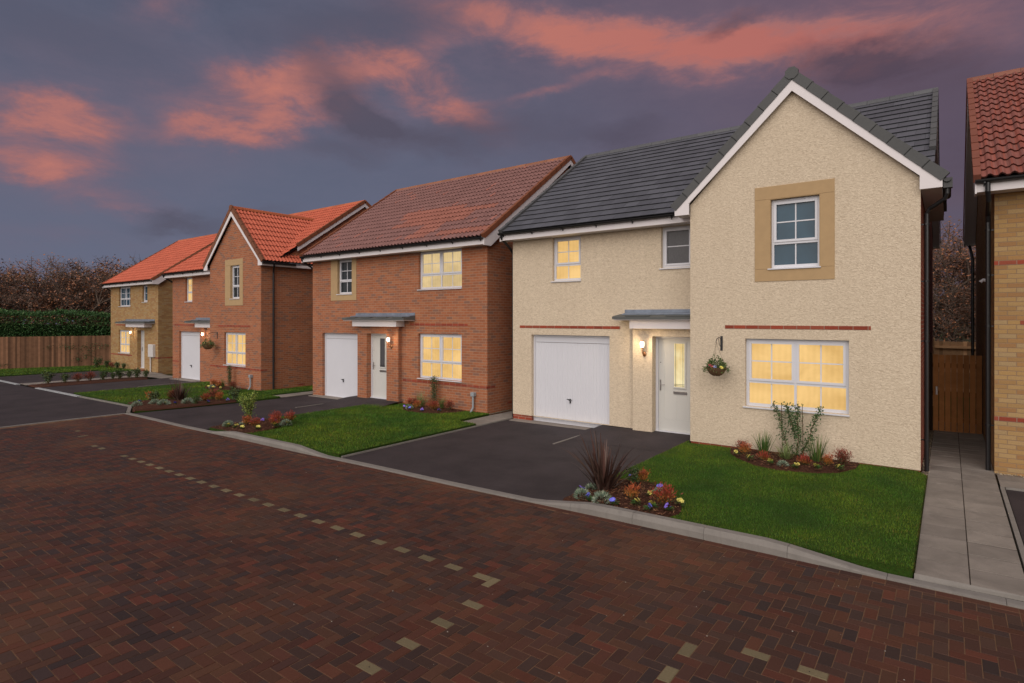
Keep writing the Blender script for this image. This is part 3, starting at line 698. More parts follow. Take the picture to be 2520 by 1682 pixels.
def main_roof(house,x0,x1,yw0,yw1,ze,yr,zr,kind,colf,capc,ridgec,ov=.36,side_right=True,right_from=None, matk='tile', fascia_x=None, gut_x=None, xl=None):
    """gabled roof with its ridge along x; ze is the tile height at the front eave"""
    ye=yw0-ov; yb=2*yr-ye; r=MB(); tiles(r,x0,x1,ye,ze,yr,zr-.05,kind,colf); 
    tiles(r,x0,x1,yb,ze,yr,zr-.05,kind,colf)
    roof=obj('roof',r,M[matk],house)
    dk=MB(); dk.prism([(ye+.03,ze-.03),(yr,zr-.09),(yb-.03,ze-.03),(yb-.03,ze-.06),(yr,zr-.16),(ye+.03,ze-.06)],x0+.02,x1-.02,'x'); obj('roof_deck',dk,M['black'],roof)
    rd=MB(); ridge(rd,x0,x1,yr,zr-.04,ridgec); obj('ridge',rd,M['tile'],roof)
    vc=MB()
    for x,s in ((x0,-1),(x1,1)):
        vc.k+=1; yy,z_=ye,ze
        if s==1 and right_from: yy=right_from; z_=ze+(zr-.05-ze)*(right_from-ye)/(yr-ye)
        verge_caps(vc,x+s*.012,s,yy,z_,yr,zr-.05,capc); verge_caps(vc,x+s*.012,s,yb,ze,yr,zr-.05,capc)
    obj('verge',vc,M['tile'],roof)
    # barge boards, fascia and soffit
    bb=MB(); sl=(zr-.05-ze)/(yr-ye); d=.17
    for x,s in ((x0,-1),(x1,1)):
        bb.k+=1; xa,xb=x-s*.035,x-s*.01
        ya=right_from if (s==1 and right_from) else ye; za=ze+sl*(ya-ye)
        bb.prism([(ya,za-.06),(yr,zr-.11),(yb,ze-.06),(yb,ze-.24),(yb-.30,ze-.24),(yr,zr-.11-d),(ya+(.0 if right_from and s==1 else .30),za-.06-d if (right_from and s==1) else ze-.24)]+([] if (right_from and s==1) else [(ya,ze-.24)]),min(xa,xb),max(xa,xb),'x')
    obj('bargeboard',bb,M['white_paint'],roof)
    fx0,fx1=fascia_x or (x0+.02,x1-.036)
    f=MB(); f.box(fx0,fx1,ye+.02,ye+.045,ze-.215,ze-.02); f.box(fx0+.002,fx1,ye+.044,yw0-.002,ze-.212,ze-.20); f.k=1; f.box(x0+.02,x1-.03,yb-.045,yb-.02,ze-.215,ze-.02); f.box(fx0+.002,x1-.04,yw1+.002,yb-.044,ze-.212,ze-.20)
    # soffit under the verge overhang
    obj('fascia',f,M['white_paint'],roof)
    gx0,gx1=gut_x or (x0+.01,x1-.02); gutter(house,gx0,gx1,ye-.04,ze-.03)
    return roof

def gable_roof(house,cx,hw,yf,yback,ze,za,kind,colf,capc,ridgec,wx0,wx1,matk='tile'):
    """steep roof over a front gable, ridge along y, front verge at yf"""
    class T(MB): pass
    t=MB(); tiles(t,yf,yback,cx-hw,ze,cx,za,kind,colf)      # built with x as the slope axis, swapped below
    t.v=[(b,a,c) for a,b,c in t.v]; t.f=[f[::-1] for f in t.f]
    t2=MB(); tiles(t2,yf,yback,cx+hw,ze,cx,za,kind,colf); t2.v=[(b,a,c) for a,b,c in t2.v]
    b=len(t.v); t.v+=t2.v; t.f+=[[i+b for i in f] for f in t2.f]; t.m+=t2.m; t.c+=t2.c
    roof=obj('gable_roof',t,M[matk],house)
    dk=MB(); dk.prism([(cx-hw+.03,ze-.03),(cx,za-.05),(cx+hw-.03,ze-.03),(cx+hw-.03,ze-.06),(cx,za-.12),(cx-hw+.03,ze-.06)],yf+.03,yback,'y'); obj('roof_deck',dk,M['black'],roof)
    rd=MB(); ridge(rd,yf+.02,yback,cx,za+.02,ridgec,'y'); 
    hx=[(cx+.12*cos(a),za-.005+.115*sin(a)) for a in [pi/8+i*pi/4 for i in range(8)]]; rd.prism(hx,yf-.035,yf+.03,'y',c=capc)
    obj('ridge',rd,M['tile'],roof)
    vc=MB()
    for s in (-1,1): vc.k+=1; verge_caps(vc,yf-.02,-1,cx+s*hw,ze,cx+s*.05,za-.05,capc,'y',n=9,h=.155)
    obj('verge',vc,M['tile'],roof)
    bb=MB(); d=.20; yb0,yb1=yf-.006,yf+.022
    for s in (-1,1):
        wx=wx0 if s<0 else wx1; xo=cx+s*(hw-.03); sl=(za-ze)/hw; xi=wx+(-s)*.01
        zi=za-sl*abs(xi-cx)-.07-d; zl=ze-.17
        P=[(cx,za-.08),(xo,ze-.055),(xo,zl),(xi,zl),(xi,zi),(cx,za-.08-d*1.22)]
        bb.prism(P if s>0 else P[::-1],yb0+(.001 if s>0 else 0),yb1,'y')
    obj('bargeboard',bb,M['white_paint'],roof)
    so=MB()
    for s in (-1,1):                                         # box eaves returning along the sides, and sloping soffit behind the barge
        so.k+=1; wx=wx0 if s<0 else wx1; a,b=sorted((wx+s*.003,cx+s*(hw-.035)))
        so.box(a,b,yf+.023,yback if s>0 else yback-.3,ze-.17,ze-.158); xo=cx+s*(hw-.035)
        so.box(min(xo,xo-s*.022),max(xo,xo-s*.022),yf+.023,yback,ze-.157,ze-.02)
    obj('fascia',so,M['white_paint'],roof)
    return roof

def gable_wall(mb,x0,x1,z0,ze,cx,za,y,holes,m=0):
    wall_panel(mb,x0,x1,z0,ze,y,holes,m=m); mb.add([(x0,y,ze),(x1,y,ze),(cx,y,za)],[(0,1,2)],m)

def band(mb,x0,x1,z0,z1,y,t=.004): mb.k+=1; mb.box(x0,x1,y-t,y+.01,z0,z1)

def surround(house,x0,x1,z0,z1,wx0,wx1,wz0,wz1,y,top=True):
    s=MB(); t=.012
    if top: s.chbox(x0,x1,y-t,y+.02,wz1,z1,.002)
    s.chbox(x0,x1,y-t,y+.02,z0,wz0-.0,.002)
    s.chbox(x0,wx0,y-t,y+.02,wz0+.003,wz1-.003,.002); s.chbox(wx1,x1,y-t,y+.02,wz0+.003,wz1-.003,.002)
    # stone reveals
    s.box(wx0-.001,wx0+.012,y-t+.004,y+.085,wz0,wz1); s.box(wx1-.012,wx1+.001,y-t+.004,y+.085,wz0,wz1); s.box(wx0+.013,wx1-.013,y-t+.004,y+.085,wz1-.012,wz1)
    obj('window_surround',s,M['stone'],house)

def canopy(house,x0,x1,bx0,bx1,y,yb,z,ends=(True,True)):
    """lead flashed porch canopy: box fascia, thin tiled edge, flashing up the wall"""
    b=MB(); b.chbox(bx0,bx1,yb,y+.02,z-.24,z-.055,.004); b.box(x0+.03,x1-.02,yb-.10,y-.002,z-.053,z-.03); o=obj('canopy',b,M['white_paint'],house)
    c=MB(); c.prism([(yb-.14,z-.028),(yb-.14,z+.025),(yb-.10,z+.04),(y,z+.09),(y,z-.028)],x0,x1,'x')
    n=max(2,int((x1-x0)/.65))
    for i in range(n): 
        a=x0+(x1-x0)*(i+.35)/n; c.box(a,a+(x1-x0)/n*.6,yb-.15,yb-.02,z+.030,z+.055+.008*(i%2))
    obj('canopy_tiles',c,M['canopy_tile'],o)
    f=MB(); f.prism([(yb+.10,z+.075),(yb+.11,z+.09),(y-.012,z+.12),(y-.012,z+.19),(y+.004,z+.19),(y+.004,z+.09)],x0+.12,x1-.0,'x')
    obj('flashing',f,M['lead'],o)

def wall_lamp(house,x,y,z,power=2.2):
    power*=5.5
    o=MB(); o.lathe([(0,-.03),(.03,-.03),(.042,-.01),(.042,.01),(.03,.03),(0,.03)],0,0,14); o.v=[(x+a,y-.012+c*.5,z-.22+b*1.5) for a,b,c in o.v]
    o.tube([(x,y-.0,z-.22),(x,y-.09,z-.23),(x,y-.13,z-.17),(x,y-.13,z-.08)],.009,6); o.tube([(x,y-.08,z-.2),(x,y-.075,z-.02),(x,y-.13,z+.08)],.004,5); o.lathe([(.0,z-.095),(.03,z-.09),(.03,z-.075),(0,z-.075)],x,y-.13,12); o.lathe([(0,z+.085),(.07,z+.075),(.072,z+.068),(0,z+.068)],x,y-.13,14)
    b=obj('wall_lamp',o,M['copper'],house,smooth=True)
    s=MB(); s.lathe([(0,z-.072),(.04,z-.072),(.046,z-.02),(.048,z+.03),(.046,z+.066),(0,z+.066)],x,y-.13,16); obj('lamp_shade',s,M['lamp_glass'],b,smooth=True)
    l=bpy.data.lights.new('lamp_light','POINT'); l.energy=power; l.color=(1,.74,.45); l.shadow_soft_size=.05
    lo=bpy.data.objects.new('lamp_light',l); lo.parent=b; lo.location=Vector((x,y-.22,z-.01))-org(house); link(lo)

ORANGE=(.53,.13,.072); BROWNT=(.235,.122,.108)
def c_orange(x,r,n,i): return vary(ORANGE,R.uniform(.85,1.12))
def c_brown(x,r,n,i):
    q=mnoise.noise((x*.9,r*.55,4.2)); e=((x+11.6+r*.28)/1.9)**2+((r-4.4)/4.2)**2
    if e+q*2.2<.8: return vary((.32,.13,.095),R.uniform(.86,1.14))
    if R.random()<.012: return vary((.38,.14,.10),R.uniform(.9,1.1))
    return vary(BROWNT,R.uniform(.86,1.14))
def c_red(x,r,n,i): return vary(R.choice([(.24,.085,.065),(.27,.08,.055),(.22,.088,.07),(.25,.09,.07)]),R.uniform(.85,1.15))
def c_slate(x,r,n,i): return vary((.092,.095,.108),R.uniform(.86,1.16))

def floor_block(mb,x0,x1,y0,y1,z): pass

# ---- cream house with the front gable (nearest)
YA,YG=12.33,11.69
A=empty('cream_house',(-4.8,14,0),'cream rendered house with grey roof and tall front gable, nearest the path','house')
wm=MB(); ze=4.90
holesA=[(-8.65,-6.40,0.0,2.26,.10),(-8.0,-7.18,3.62,4.71,.09),(-5.12,-4.42,3.80,4.71,.09)]
wall_panel(wm,-9.25,-5.76,.15,ze,YA,holesA,m=0)
wall_panel(wm,-5.76,-4.23,2.4,ze,YA,[h for h in holesA if h[0]>-5.5],m=0)
yp=YA-.10
wall_panel(wm,-5.76,-4.23,.02,2.45,yp,[(-5.29,-4.34,0.0,2.28,.28)],m=0); wm.add([(-5.76,yp,.02),(-5.76,YA,.02),(-5.76,YA,2.45),(-5.76,yp,2.45)],[(0,1,2,3)],0)
wm.add([(-9.25,YA,-.1),(-9.25,20.7,-.1),(-9.25,20.7,ze),(-9.25,16.5,7.72),(-9.25,YA,ze)],[(0,1,2,3,4)],1)
wm.add([(-.372,YG,-.1),(-.372,20.7,-.1),(-.372,20.7,ze),(-.372,16.5,7.72),(-.372,YA,ze+.05),(-.372,YG,ze+.05)],[(0,1,2,3,4,5)],1)
wm.add([(-9.25,20.7,-.1),(-.37,20.7,-.1),(-.37,20.7,ze),(-9.25,20.7,ze)],[(0,1,2,3)],1)
gh=[(-3.15,-1.40,.99,2.29,.09),(-2.70,-1.85,3.61,4.93,.09)]
gable_wall(wm,-4.23,-.37,.17,5.0,-2.3,6.98,YG,gh,0)
wm.add([(-4.23,YG,.17),(-4.23,YA,.17),(-4.23,YA,5.0),(-4.23,YG,5.0)],[(0,1,2,3)],0)
wm.add([(-.37,YG,.17),(-.37,YG+.012,.17),(-.37,YG+.012,5.0),(-.37,YG,5.0)],[(0,1,2,3)],0)
obj('wall',wm,[M['render'],M['brick_red']],A)
pl=MB(); pl.box(-9.24,-8.65,YA+.012,YA+.12,-.1,.16); pl.k=1; pl.box(-4.22,-.38,YG+.012,YG+.12,-.05,.18); obj('brick_plinth',pl,M['brick_red'],A)
bd=MB(); band(bd,-9.02,-6.12,2.425,2.495,YA); obj('brick_band',bd,M['band0'],A); bd=MB(); band(bd,-3.53,-1.07,2.475,2.545,YG); obj('brick_band',bd,M['band2'],A)
window(A,-8.0,-7.18,3.62,4.71,YA,'single','lit'); window(A,-5.12,-4.42,3.80,4.71,YA,'slim','obscure','narrow dark obscured window beside the gable')
window(A,-2.70,-1.85,3.63,4.92,YG,'single','glass_blue','dark blue window in a stone surround')
window(A,-3.15,-1.40,.99,2.29,YG,'double','lit','wide lit window with eight upper panes')
surround(A,-2.97,-1.62,3.38,5.17,-2.70,-1.85,3.61,4.93,YG)
garage_door(A,-8.65,-6.40,0.03,2.26,YA); front_door(A,-5.29,-4.34,.14,2.28,yp,.2)
canopy(A,-6.12,-4.235,-5.76,-4.235,YA,YA-.28,2.69); wall_lamp(A,-5.47,yp,2.1,2.0)
main_roof(A,-9.42,-.20,YA,20.7,4.93,16.5,7.96,'flat',c_slate,(.09,.092,.093),(.095,.098,.104),right_from=13.3,matk='slate',fascia_x=(-9.40,-4.20),gut_x=(-9.42,-4.62))
gable_roof(A,-2.3,2.25,YG-.10,15.6,4.96,7.18,'flat',c_slate,(.085,.088,.088),(.09,.092,.094),-4.23,-.37,'slate')
g=MB(); pr=[(-.02+.055*cos(a),4.92+.055*sin(a)) for a in [pi+pi*i/7 for i in range(8)]]+[(-.02+.048*cos(a),4.925+.05*sin(a)) for a in [2*pi-pi*i/7 for i in range(8)]]
g.prism(pr,YG-.12,13.3,'y'); g.box(-.07,.05,YG-.06,YG+.06,4.78,4.94); obj('gutter',g,M['black'],A)
downpipe(A,[(-.02,YG+.02,4.86),(-.02,YG+.03,4.70),(-.05,YG+.06,4.62),(-.26,YG+.18,4.50),(-.295,YG+.2,4.42),(-.295,YG+.2,.06)],.034,(4.25,2.3,.65,3.3),-.08)
downpipe(A,[(-9.36,YA-.38,4.86),(-9.36,YA-.36,4.78),(-9.34,YA+.02,4.52),(-9.33,YA+.12,4.40),(-9.33,YA+.12,.05)],.034,(3,1.2),.08)
ht=MB(); ht.box(-3.62,-3.575,YG-.012,YG,2.04,2.33); ht.tube([(-3.6,YG-.01,2.27),(-3.6,YG-.16,2.31),(-3.6,YG-.30,2.28),(-3.6,YG-.34,2.22),(-3.6,YG-.32,2.20)],.007,6); ht.tube([(-3.6,YG-.01,2.10),(-3.6,YG-.12,2.15),(-3.6,YG-.2,2.29)],.005,6); obj('basket_bracket',ht,M['iron'],A)

# ---- orange brick house (middle)
YB=12.38
B=empty('brick_house',(-14.2,14,0),'orange brick house with long brown pantile roof and no gable, beside the cream house','house')
z0=-.2; hb=[(-17.72,-15.60,-.08,2.17,.10),(-16.86,-16.06,3.52,4.70,.09),(-12.87,-11.11,3.56,4.72,.09),(-12.88,-11.12,.88,2.22,.09)]
wm=MB(); wall_panel(wm,-18.3,-15.60,z0,4.87,YB,[h for h in hb if h[1]<-15.5])
wall_panel(wm,-15.60,-13.62,2.45,4.87,YB,[]); wall_panel(wm,-13.62,-10.17,z0,4.87,YB,[h for h in hb if h[0]>-13])
yq=YB-.14; wall_panel(wm,-15.60,-13.62,z0,2.46,yq,[(-15.13,-14.17,.05,2.19,.24)])
for x in (-15.6,-13.62): wm.add([(x,yq,z0),(x,YB+.1,z0),(x,YB+.1,2.46),(x,yq,2.46)],[(0,1,2,3)])
for x in (-18.3,-10.17): wm.add([(x,YB,z0),(x,20.7,z0),(x,20.7,4.87),(x,16.5,7.8),(x,YB,4.87)],[(0,1,2,3,4)])
wm.add([(-18.3,20.7,z0),(-10.17,20.7,z0),(-10.17,20.7,4.87),(-18.3,20.7,4.87)],[(0,1,2,3)])
obj('wall',wm,M['brick'],B)
bd=MB(); band(bd,-13.25,-10.89,2.455,2.525,YB); band(bd,-13.57,-10.168,.73,.80,YB); bd.box(-10.18,-10.166,YB-.004,YB+.34,.73,.80); bd.k+=1; bd.box(-10.18,-10.166,YB+.9,YB+1.12,.2,.27)
obj('brick_band',bd,M['band4'],B)
window(B,-16.86,-16.06,3.52,4.70,YB,'single','glass','dark window between stone jambs'); surround(B,-17.22,-15.83,3.29,4.71,-16.86,-16.06,3.52,4.705,YB,False)
window(B,-12.87,-11.11,3.56,4.71,YB,'double','lit_soft'); window(B,-12.88,-11.12,.88,2.22,YB,'double','lit')
garage_door(B,-17.72,-15.60,-.05,2.17,YB); front_door(B,-15.13,-14.17,.09,2.19,yq,.18,False)
canopy(B,-15.98,-13.02,-15.62,-13.50,YB,YB-.34,2.66); wall_lamp(B,-13.93,yq,2.02,1.3)
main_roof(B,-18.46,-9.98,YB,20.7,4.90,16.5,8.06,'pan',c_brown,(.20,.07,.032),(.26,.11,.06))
downpipe(B,[(-18.42,YB-.38,4.84),(-18.42,YB-.36,4.74),(-18.39,YB+.02,4.50),(-18.38,YB+.12,4.38),(-18.38,YB+.12,-.1)],.034,(3,1.2),.08)

# ---- orange brick house with gable (third)
YC,YC2=12.45,11.75
C=empty('gabled_brick_house',(-25,14,0),'orange brick house with bright orange pantiles and a front gable','house')
z0=-.3; wm=MB(); hc=[(-29.07,-27.0,-.16,2.07,.10),(-28.42,-27.74,3.46,4.58,.09)]
wall_panel(wm,-29.75,-24.6,z0,4.75,YC,hc+[(-25.62,-24.68,.0,2.12,.15)])
gable_wall(wm,-24.6,-20.65,z0,4.85,-22.63,6.82,YC2,[(-22.92,-22.20,3.47,4.78,.09),(-23.42,-21.77,.82,2.12,.09)])
wm.add([(-24.6,YC2,z0),(-24.6,YC,z0),(-24.6,YC,4.85),(-24.6,YC2,4.85)],[(0,1,2,3)])
wm.add([(-20.65,YC2,z0),(-20.65,20.7,z0),(-20.65,20.7,4.75),(-20.65,16.5,7.62),(-20.65,YC,4.85),(-20.65,YC2,4.85)],[(0,1,2,3,4,5)])
wm.add([(-29.75,YC,z0),(-29.75,20.7,z0),(-29.75,20.7,4.75),(-29.75,16.5,7.62),(-29.75,YC,4.75)],[(0,1,2,3,4)])
wm.add([(-29.75,20.7,z0),(-20.65,20.7,z0),(-20.65,20.7,4.75),(-29.75,20.7,4.75)],[(0,1,2,3)])
obj('wall',wm,M['brick'],C)
bd=MB(); band(bd,-23.9,-21.4,2.34,2.41,YC2); band(bd,-24.6,-20.645,.69,.76,YC2); bd.box(-20.66,-20.646,YC2-.004,YC2+.25,.69,.76); band(bd,-29.55,-26.9,2.34,2.41,YC); band(bd,-29.75,-29.1,.615,.685,YC); bd.k+=1; bd.box(-20.66,-20.646,13.3,13.6,.02,.09); obj('brick_band',bd,M['band1'],C)
window(C,-28.42,-27.74,3.46,4.58,YC,'single','lit'); window(C,-22.92,-22.20,3.47,4.78,YC2,'single','glass','dark window in a stone surround'); surround(C,-23.33,-21.95,3.19,5.02,-22.92,-22.20,3.47,4.79,YC2)
window(C,-23.42,-21.77,.82,2.12,YC2,'double','lit'); garage_door(C,-29.07,-27.0,-.12,2.07,YC); front_door(C,-25.62,-24.68,.03,2.12,YC,.12)
canopy(C,-27.5,-24.61,-26.75,-24.61,YC,YC-.34,2.52); wall_lamp(C,-26.45,YC,1.98,1.5)
main_roof(C,-29.92,-20.50,YC,20.7,4.80,16.5,7.87,'pan',c_orange,(.20,.07,.032),(.42,.12,.05),right_from=13.2,fascia_x=(-29.9,-24.55),gut_x=(-29.9,-24.9))
gable_roof(C,-22.63,2.28,YC2-.12,15.5,4.83,7.05,'pan',c_orange,(.18,.07,.035),(.42,.12,.05),-24.6,-20.65)
g=MB(); g.box(-20.40,-20.30,YC2-.12,13.0,4.72,4.80); obj('gutter',g,M['black'],C)
lf=MB(); lf.add([(-20.42,12.75,4.86),(-20.42,13.25,4.86),(-20.75,13.3,5.22),(-20.75,12.8,5.12)],[(0,1,2,3)]); lf.add([(-20.36,12.72,4.76),(-20.36,13.26,4.76),(-20.42,13.25,4.87),(-20.42,12.75,4.87)],[(0,1,2,3)]); obj('lead_flashing',lf,M['lead'],C)
downpipe(C,[(-20.36,YC2+.35,4.72),(-20.36,YC2+.36,4.66),(-20.54,YC2+.44,4.48),(-20.56,YC2+.45,4.40),(-20.56,YC2+.45,-.1)],.036,(2.6,1.2,3.8),-.09)
downpipe(C,[(-29.86,YC-.38,4.74),(-29.86,YC-.36,4.66),(-29.83,YC+.02,4.42),(-29.82,YC+.12,4.30),(-29.82,YC+.12,-.2)],.034,(3,1.2),.08)
ht=MB(); ht.box(-23.99,-23.945,YC2-.012,YC2,1.85,2.12); ht.tube([(-23.97,YC2-.01,2.08),(-23.97,YC2-.2,2.10),(-23.97,YC2-.36,2.06),(-23.97,YC2-.38,2.0)],.008,6); obj('basket_bracket',ht,M['iron'],C)

# ---- buff brick house (far left)
YD=13.3
D=empty('buff_brick_house',(-36.7,15,-.25),'small buff brick house with orange pantile roof beside the fence','house')
z0=-.35; wm=MB(); hd=[(-38.80,-37.15,3.38,4.50,.09),(-35.50,-34.85,3.58,4.50,.09),(-38.85,-37.25,.68,2.0,.09),(-36.20,-35.25,-.1,2.02,.22)]
wall_panel(wm,-40.05,-33.5,z0,4.68,YD,hd)
for x in (-40.05,-33.5): wm.add([(x,YD,z0),(x,21.2,z0),(x,21.2,4.68),(x,17.25,7.5),(x,YD,4.68)],[(0,1,2,3,4)])
wm.add([(-40.05,21.2,z0),(-33.5,21.2,z0),(-33.5,21.2,4.68),(-40.05,21.2,4.68)],[(0,1,2,3)]); obj('wall',wm,M['brick_buff'],D)
bd=MB(); band(bd,-39.25,-37.0,2.26,2.33,YD); band(bd,-40.05,-36.9,.535,.605,YD); band(bd,-33.95,-33.495,.535,.605,YD); bd.box(-33.51,-33.496,YD-.004,YD+1.0,.535,.605); obj('brick_band',bd,M['band15'],D)
window(D,-38.80,-37.15,3.38,4.50,YD,'double','glass_blue','dim bluish upper window'); window(D,-35.50,-34.85,3.58,4.50,YD,'slim','glass_blue','narrow unlit upper window'); window(D,-38.85,-37.25,.68,2.0,YD,'double','lit')
front_door(D,-36.20,-35.25,-.08,2.02,YD,.2,False); canopy(D,-37.9,-33.9,-36.75,-34.3,YD,YD-.38,2.44); wall_lamp(D,-36.75,YD,1.9,1.5)
main_roof(D,-40.3,-33.30,YD,21.2,4.72,17.25,7.78,'pan',c_orange,(.22,.08,.035),(.42,.12,.05))
mt=MB(); mt.chbox(-34.45,-33.85,YD-.14,YD,.60,1.28,.02); mt.tube([(-34.3,YD-.06,.6),(-34.3,YD-.06,-.25)],.035,8); obj('meter_box',mt,M['meter'],D)
st=MB(); st.box(-36.3,-35.2,YD-.12,YD+.1,-.3,-.12); obj('doorstep',st,M['brick_red'],D)
downpipe(D,[(-40.2,YD-.38,4.66),(-40.2,YD-.36,4.58),(-40.16,YD+.02,4.34),(-40.14,YD+.12,4.2),(-40.14,YD+.12,-.2)],.034,(3,1.2),.08)

# ---- yellow buff brick house (right edge)
YE=12.40
E_=empty('yellow_brick_house',(4.4,14,.1),'yellow buff brick house with red brown pantiles, cut by the right edge','house')
z0=-.05; wm=MB(); he=[(1.3,3.1,1.0,2.35,.09),(1.6,2.9,3.6,4.72,.09),(4.6,5.55,.12,2.3,.2)]
wall_panel(wm,.60,8.2,z0,4.87,YE,he)
for x in (.60,8.2): wm.add([(x,YE,z0),(x,20.7,z0),(x,20.7,4.87),(x,16.5,7.75),(x,YE,4.87)],[(0,1,2,3,4)])
wm.add([(.60,20.7,z0),(8.2,20.7,z0),(8.2,20.7,4.87),(.60,20.7,4.87)],[(0,1,2,3)]); obj('wall',wm,M['brick_buff'],E_)
bd=MB(); band(bd,.597,8.2,3.55,3.62,YE); band(bd,.92,3.6,2.575,2.645,YE); band(bd,.597,8.2,1.0,1.07,YE); obj('brick_band',bd,M['band0'],E_)
window(E_,1.3,3.1,1.0,2.35,YE,'double','lit'); window(E_,1.6,2.9,3.6,4.72,YE,'double','glass'); front_door(E_,4.6,5.55,.12,2.3,YE,.15)
main_roof(E_,.33,8.4,YE,20.7,4.94,16.5,8.03,'pan',c_red,(.20,.07,.045),(.22,.09,.06))
downpipe(E_,[(.50,YE-.38,4.88),(.50,YE-.38,4.72),(.515,YE-.30,4.58),(.52,YE+.06,4.40),(.525,YE+.12,4.28),(.525,YE+.12,.08)],.036,(4.15,2.55,.9,3.4),.08)
downpipe(E_,[(.45,20.9,4.8),(.5,20.55,4.5),(.525,20.4,4.3),(.525,20.4,.08)],.036,(3.5,1.5),.08)
vt=MB(); vt.tube([(.60,13.6,3.35),(.50,13.6,3.38),(.46,13.6,3.34)],.03,8); obj('overflow_pipe',vt,M['upvc'],E_)
# soffit strips under the verges seen from below
for hs,x0,x1 in ((A,-.365,-.215),(E_,.345,.595)):
    s=MB()
    for yy0,z_0,yy1,z_1 in ((12.2,4.80,16.5,7.78),(20.84,4.72,16.5,7.78)):
        s.add([(x0,yy0,z_0),(x1,yy0,z_0),(x1,yy1,z_1),(x0,yy1,z_1)],[(0,1,2,3)])
    obj('verge_soffit',s,M['white_paint'],hs)

# ---------------------------------------------------------------- service pipes, gate, fences
for x,y,zt,lab in ((-10.63,YB-.07,.56,'grey vent pipe with a square cap beside the wide window of the brown roofed house'),(-21.28,YC2-.07,.48,'grey vent pipe with a square cap on the gabled brick house wall')):
    p=MB(); z=gz(x)+.06; p.tube([(x-.05,y-.05,z),(x,y,z+.14),(x,y,zt-.04)],.03,8); p.chbox(x-.06,x+.06,y-.05,y+.06,zt-.06,zt+.05,.006)
    tag(obj('vent_pipe',p,M['grey_plastic'],None,loc=(x,y,z)),lab,'pipe')
G_=empty('garden_gate',(.13,16.35,.1),'brown boarded wooden gate across the path between two houses','gate')
gb=MB(); x=-.285
for i in range(8):
    w=.098; c=vary((.36,.15,.05),R.uniform(.7,1.3)); gb.box(x,x+w,16.30,16.322,.125,1.86+R.uniform(-.004,.004),c=c); x+=w+.0115
gb_o=obj('gate_board',gb,M['timber'],G_)
rl=MB()
for z in (.4,.98,1.62): rl.box(-.29,.585,16.324,16.36,z-.05,z+.05,c=(.09,.035,.012))
obj('gate_rail',rl,M['timber'],G_)
for x in (-.35,.585): 
    p=MB(); p.box(x,x+.055,16.32,16.42,.05,1.9,c=(.03,.015,.008)); obj('gate_post',p,M['timber'],G_)
l=MB(); l.chbox(-.24,-.20,16.285,16.299,.95,1.14,.004); obj('latch',l,M['chrome'],G_)

def board_fence(name,p0,p1,zt,base,label,bw=.105,front=-1,cap=True,rail=False,mat='timber'):
    (xa,ya),(xb,yb)=p0,p1; L=hypot(xb-xa,yb-ya); dx,dy=(xb-xa)/L,(yb-ya)/L; nx,ny=-dy,dx
    root=empty(name,(xa,ya,gz(xa)),label,'fence'); b=MB(); n=int(L/bw)
    for i in range(n):
        s0=i*L/n; s1=(i+1)*L/n+.012; k=R.choice((.55,.8,.95,1.1,1.35)); c=vary(base,k); z0=gz(xa+dx*s0)+.02; o=front*(.012 if i%2 else 0); zz=zt+R.uniform(-.008,.008)
        P=[(xa+dx*s0+nx*(.0+o),ya+dy*s0+ny*(.0+o)),(xa+dx*s1+nx*(.012+o),ya+dy*s1+ny*(.012+o)),(xa+dx*s1+nx*(.026+o),ya+dy*s1+ny*(.026+o)),(xa+dx*s0+nx*(.008+o),ya+dy*s0+ny*(.008+o))]
        b.add([(x,y,z0) for x,y in P]+[(x,y,zz) for x,y in P],[(3,2,1,0),(4,5,6,7)]+[(i_,(i_+1)%4,4+(i_+1)%4,4+i_) for i_ in range(4)],0,c)
    obj('fence_boards',b,M[mat],root)
    if rail:
        r=MB()
        for z in (zt-.22,zt-1.0,zt-1.6):
            q=.05*front; P=[(xa+nx*q,ya+ny*q),(xb+nx*q,yb+ny*q),(xb+nx*(q+.05),yb+ny*(q+.05)),(xa+nx*(q+.05),ya+ny*(q+.05))]
            r.add([(x,y,z) for x,y in P]+[(x,y,z+.08) for x,y in P],[(0,1,2,3),(4,5,6,7)]+[(i_,(i_+1)%4,4+(i_+1)%4,4+i_) for i_ in range(4)],0,vary(base,1.1))
        obj('fence_rail',r,M[mat],root)
    k=int(L/2.4)
    for i in range(k+1):
        s=L*i/max(1,k); p=MB(); x,y=xa+dx*s-nx*.06*front,ya+dy*s-ny*.06*front; p.box(x-.05,x+.05,y-.05,y+.05,gz(x)-.1,zt+.02 if rail else zt-.03,c=vary(base,.8)); obj('fence_post',p,M[mat],root)
    return root
board_fence('timber_fence',(-46.4,3.0),(-40.9,16.8),1.60,(.22,.115,.066),'long brown boarded fence below the hedge on the left')
board_fence('timber_fence',(-7,23.8),(9,23.8),1.92,(.42,.25,.13),'pale new boarded fence at the back, seen over the gate',rail=True,mat='timber_new')
board_fence('timber_fence',(-.38,20.8),(-.38,23.7),2.05,(.42,.26,.14),'short pale fence panel running back behind the cream house',rail=False,mat='timber_new')

# ---------------------------------------------------------------- vegetation
def rnd_dir(up=.0):
    while True:
        v=Vector((R.uniform(-1,1),R.uniform(-1,1),R.uniform(-1,1)))
        if .1<v.length<1: v.normalize(); v.z+=up; return v.normalized()
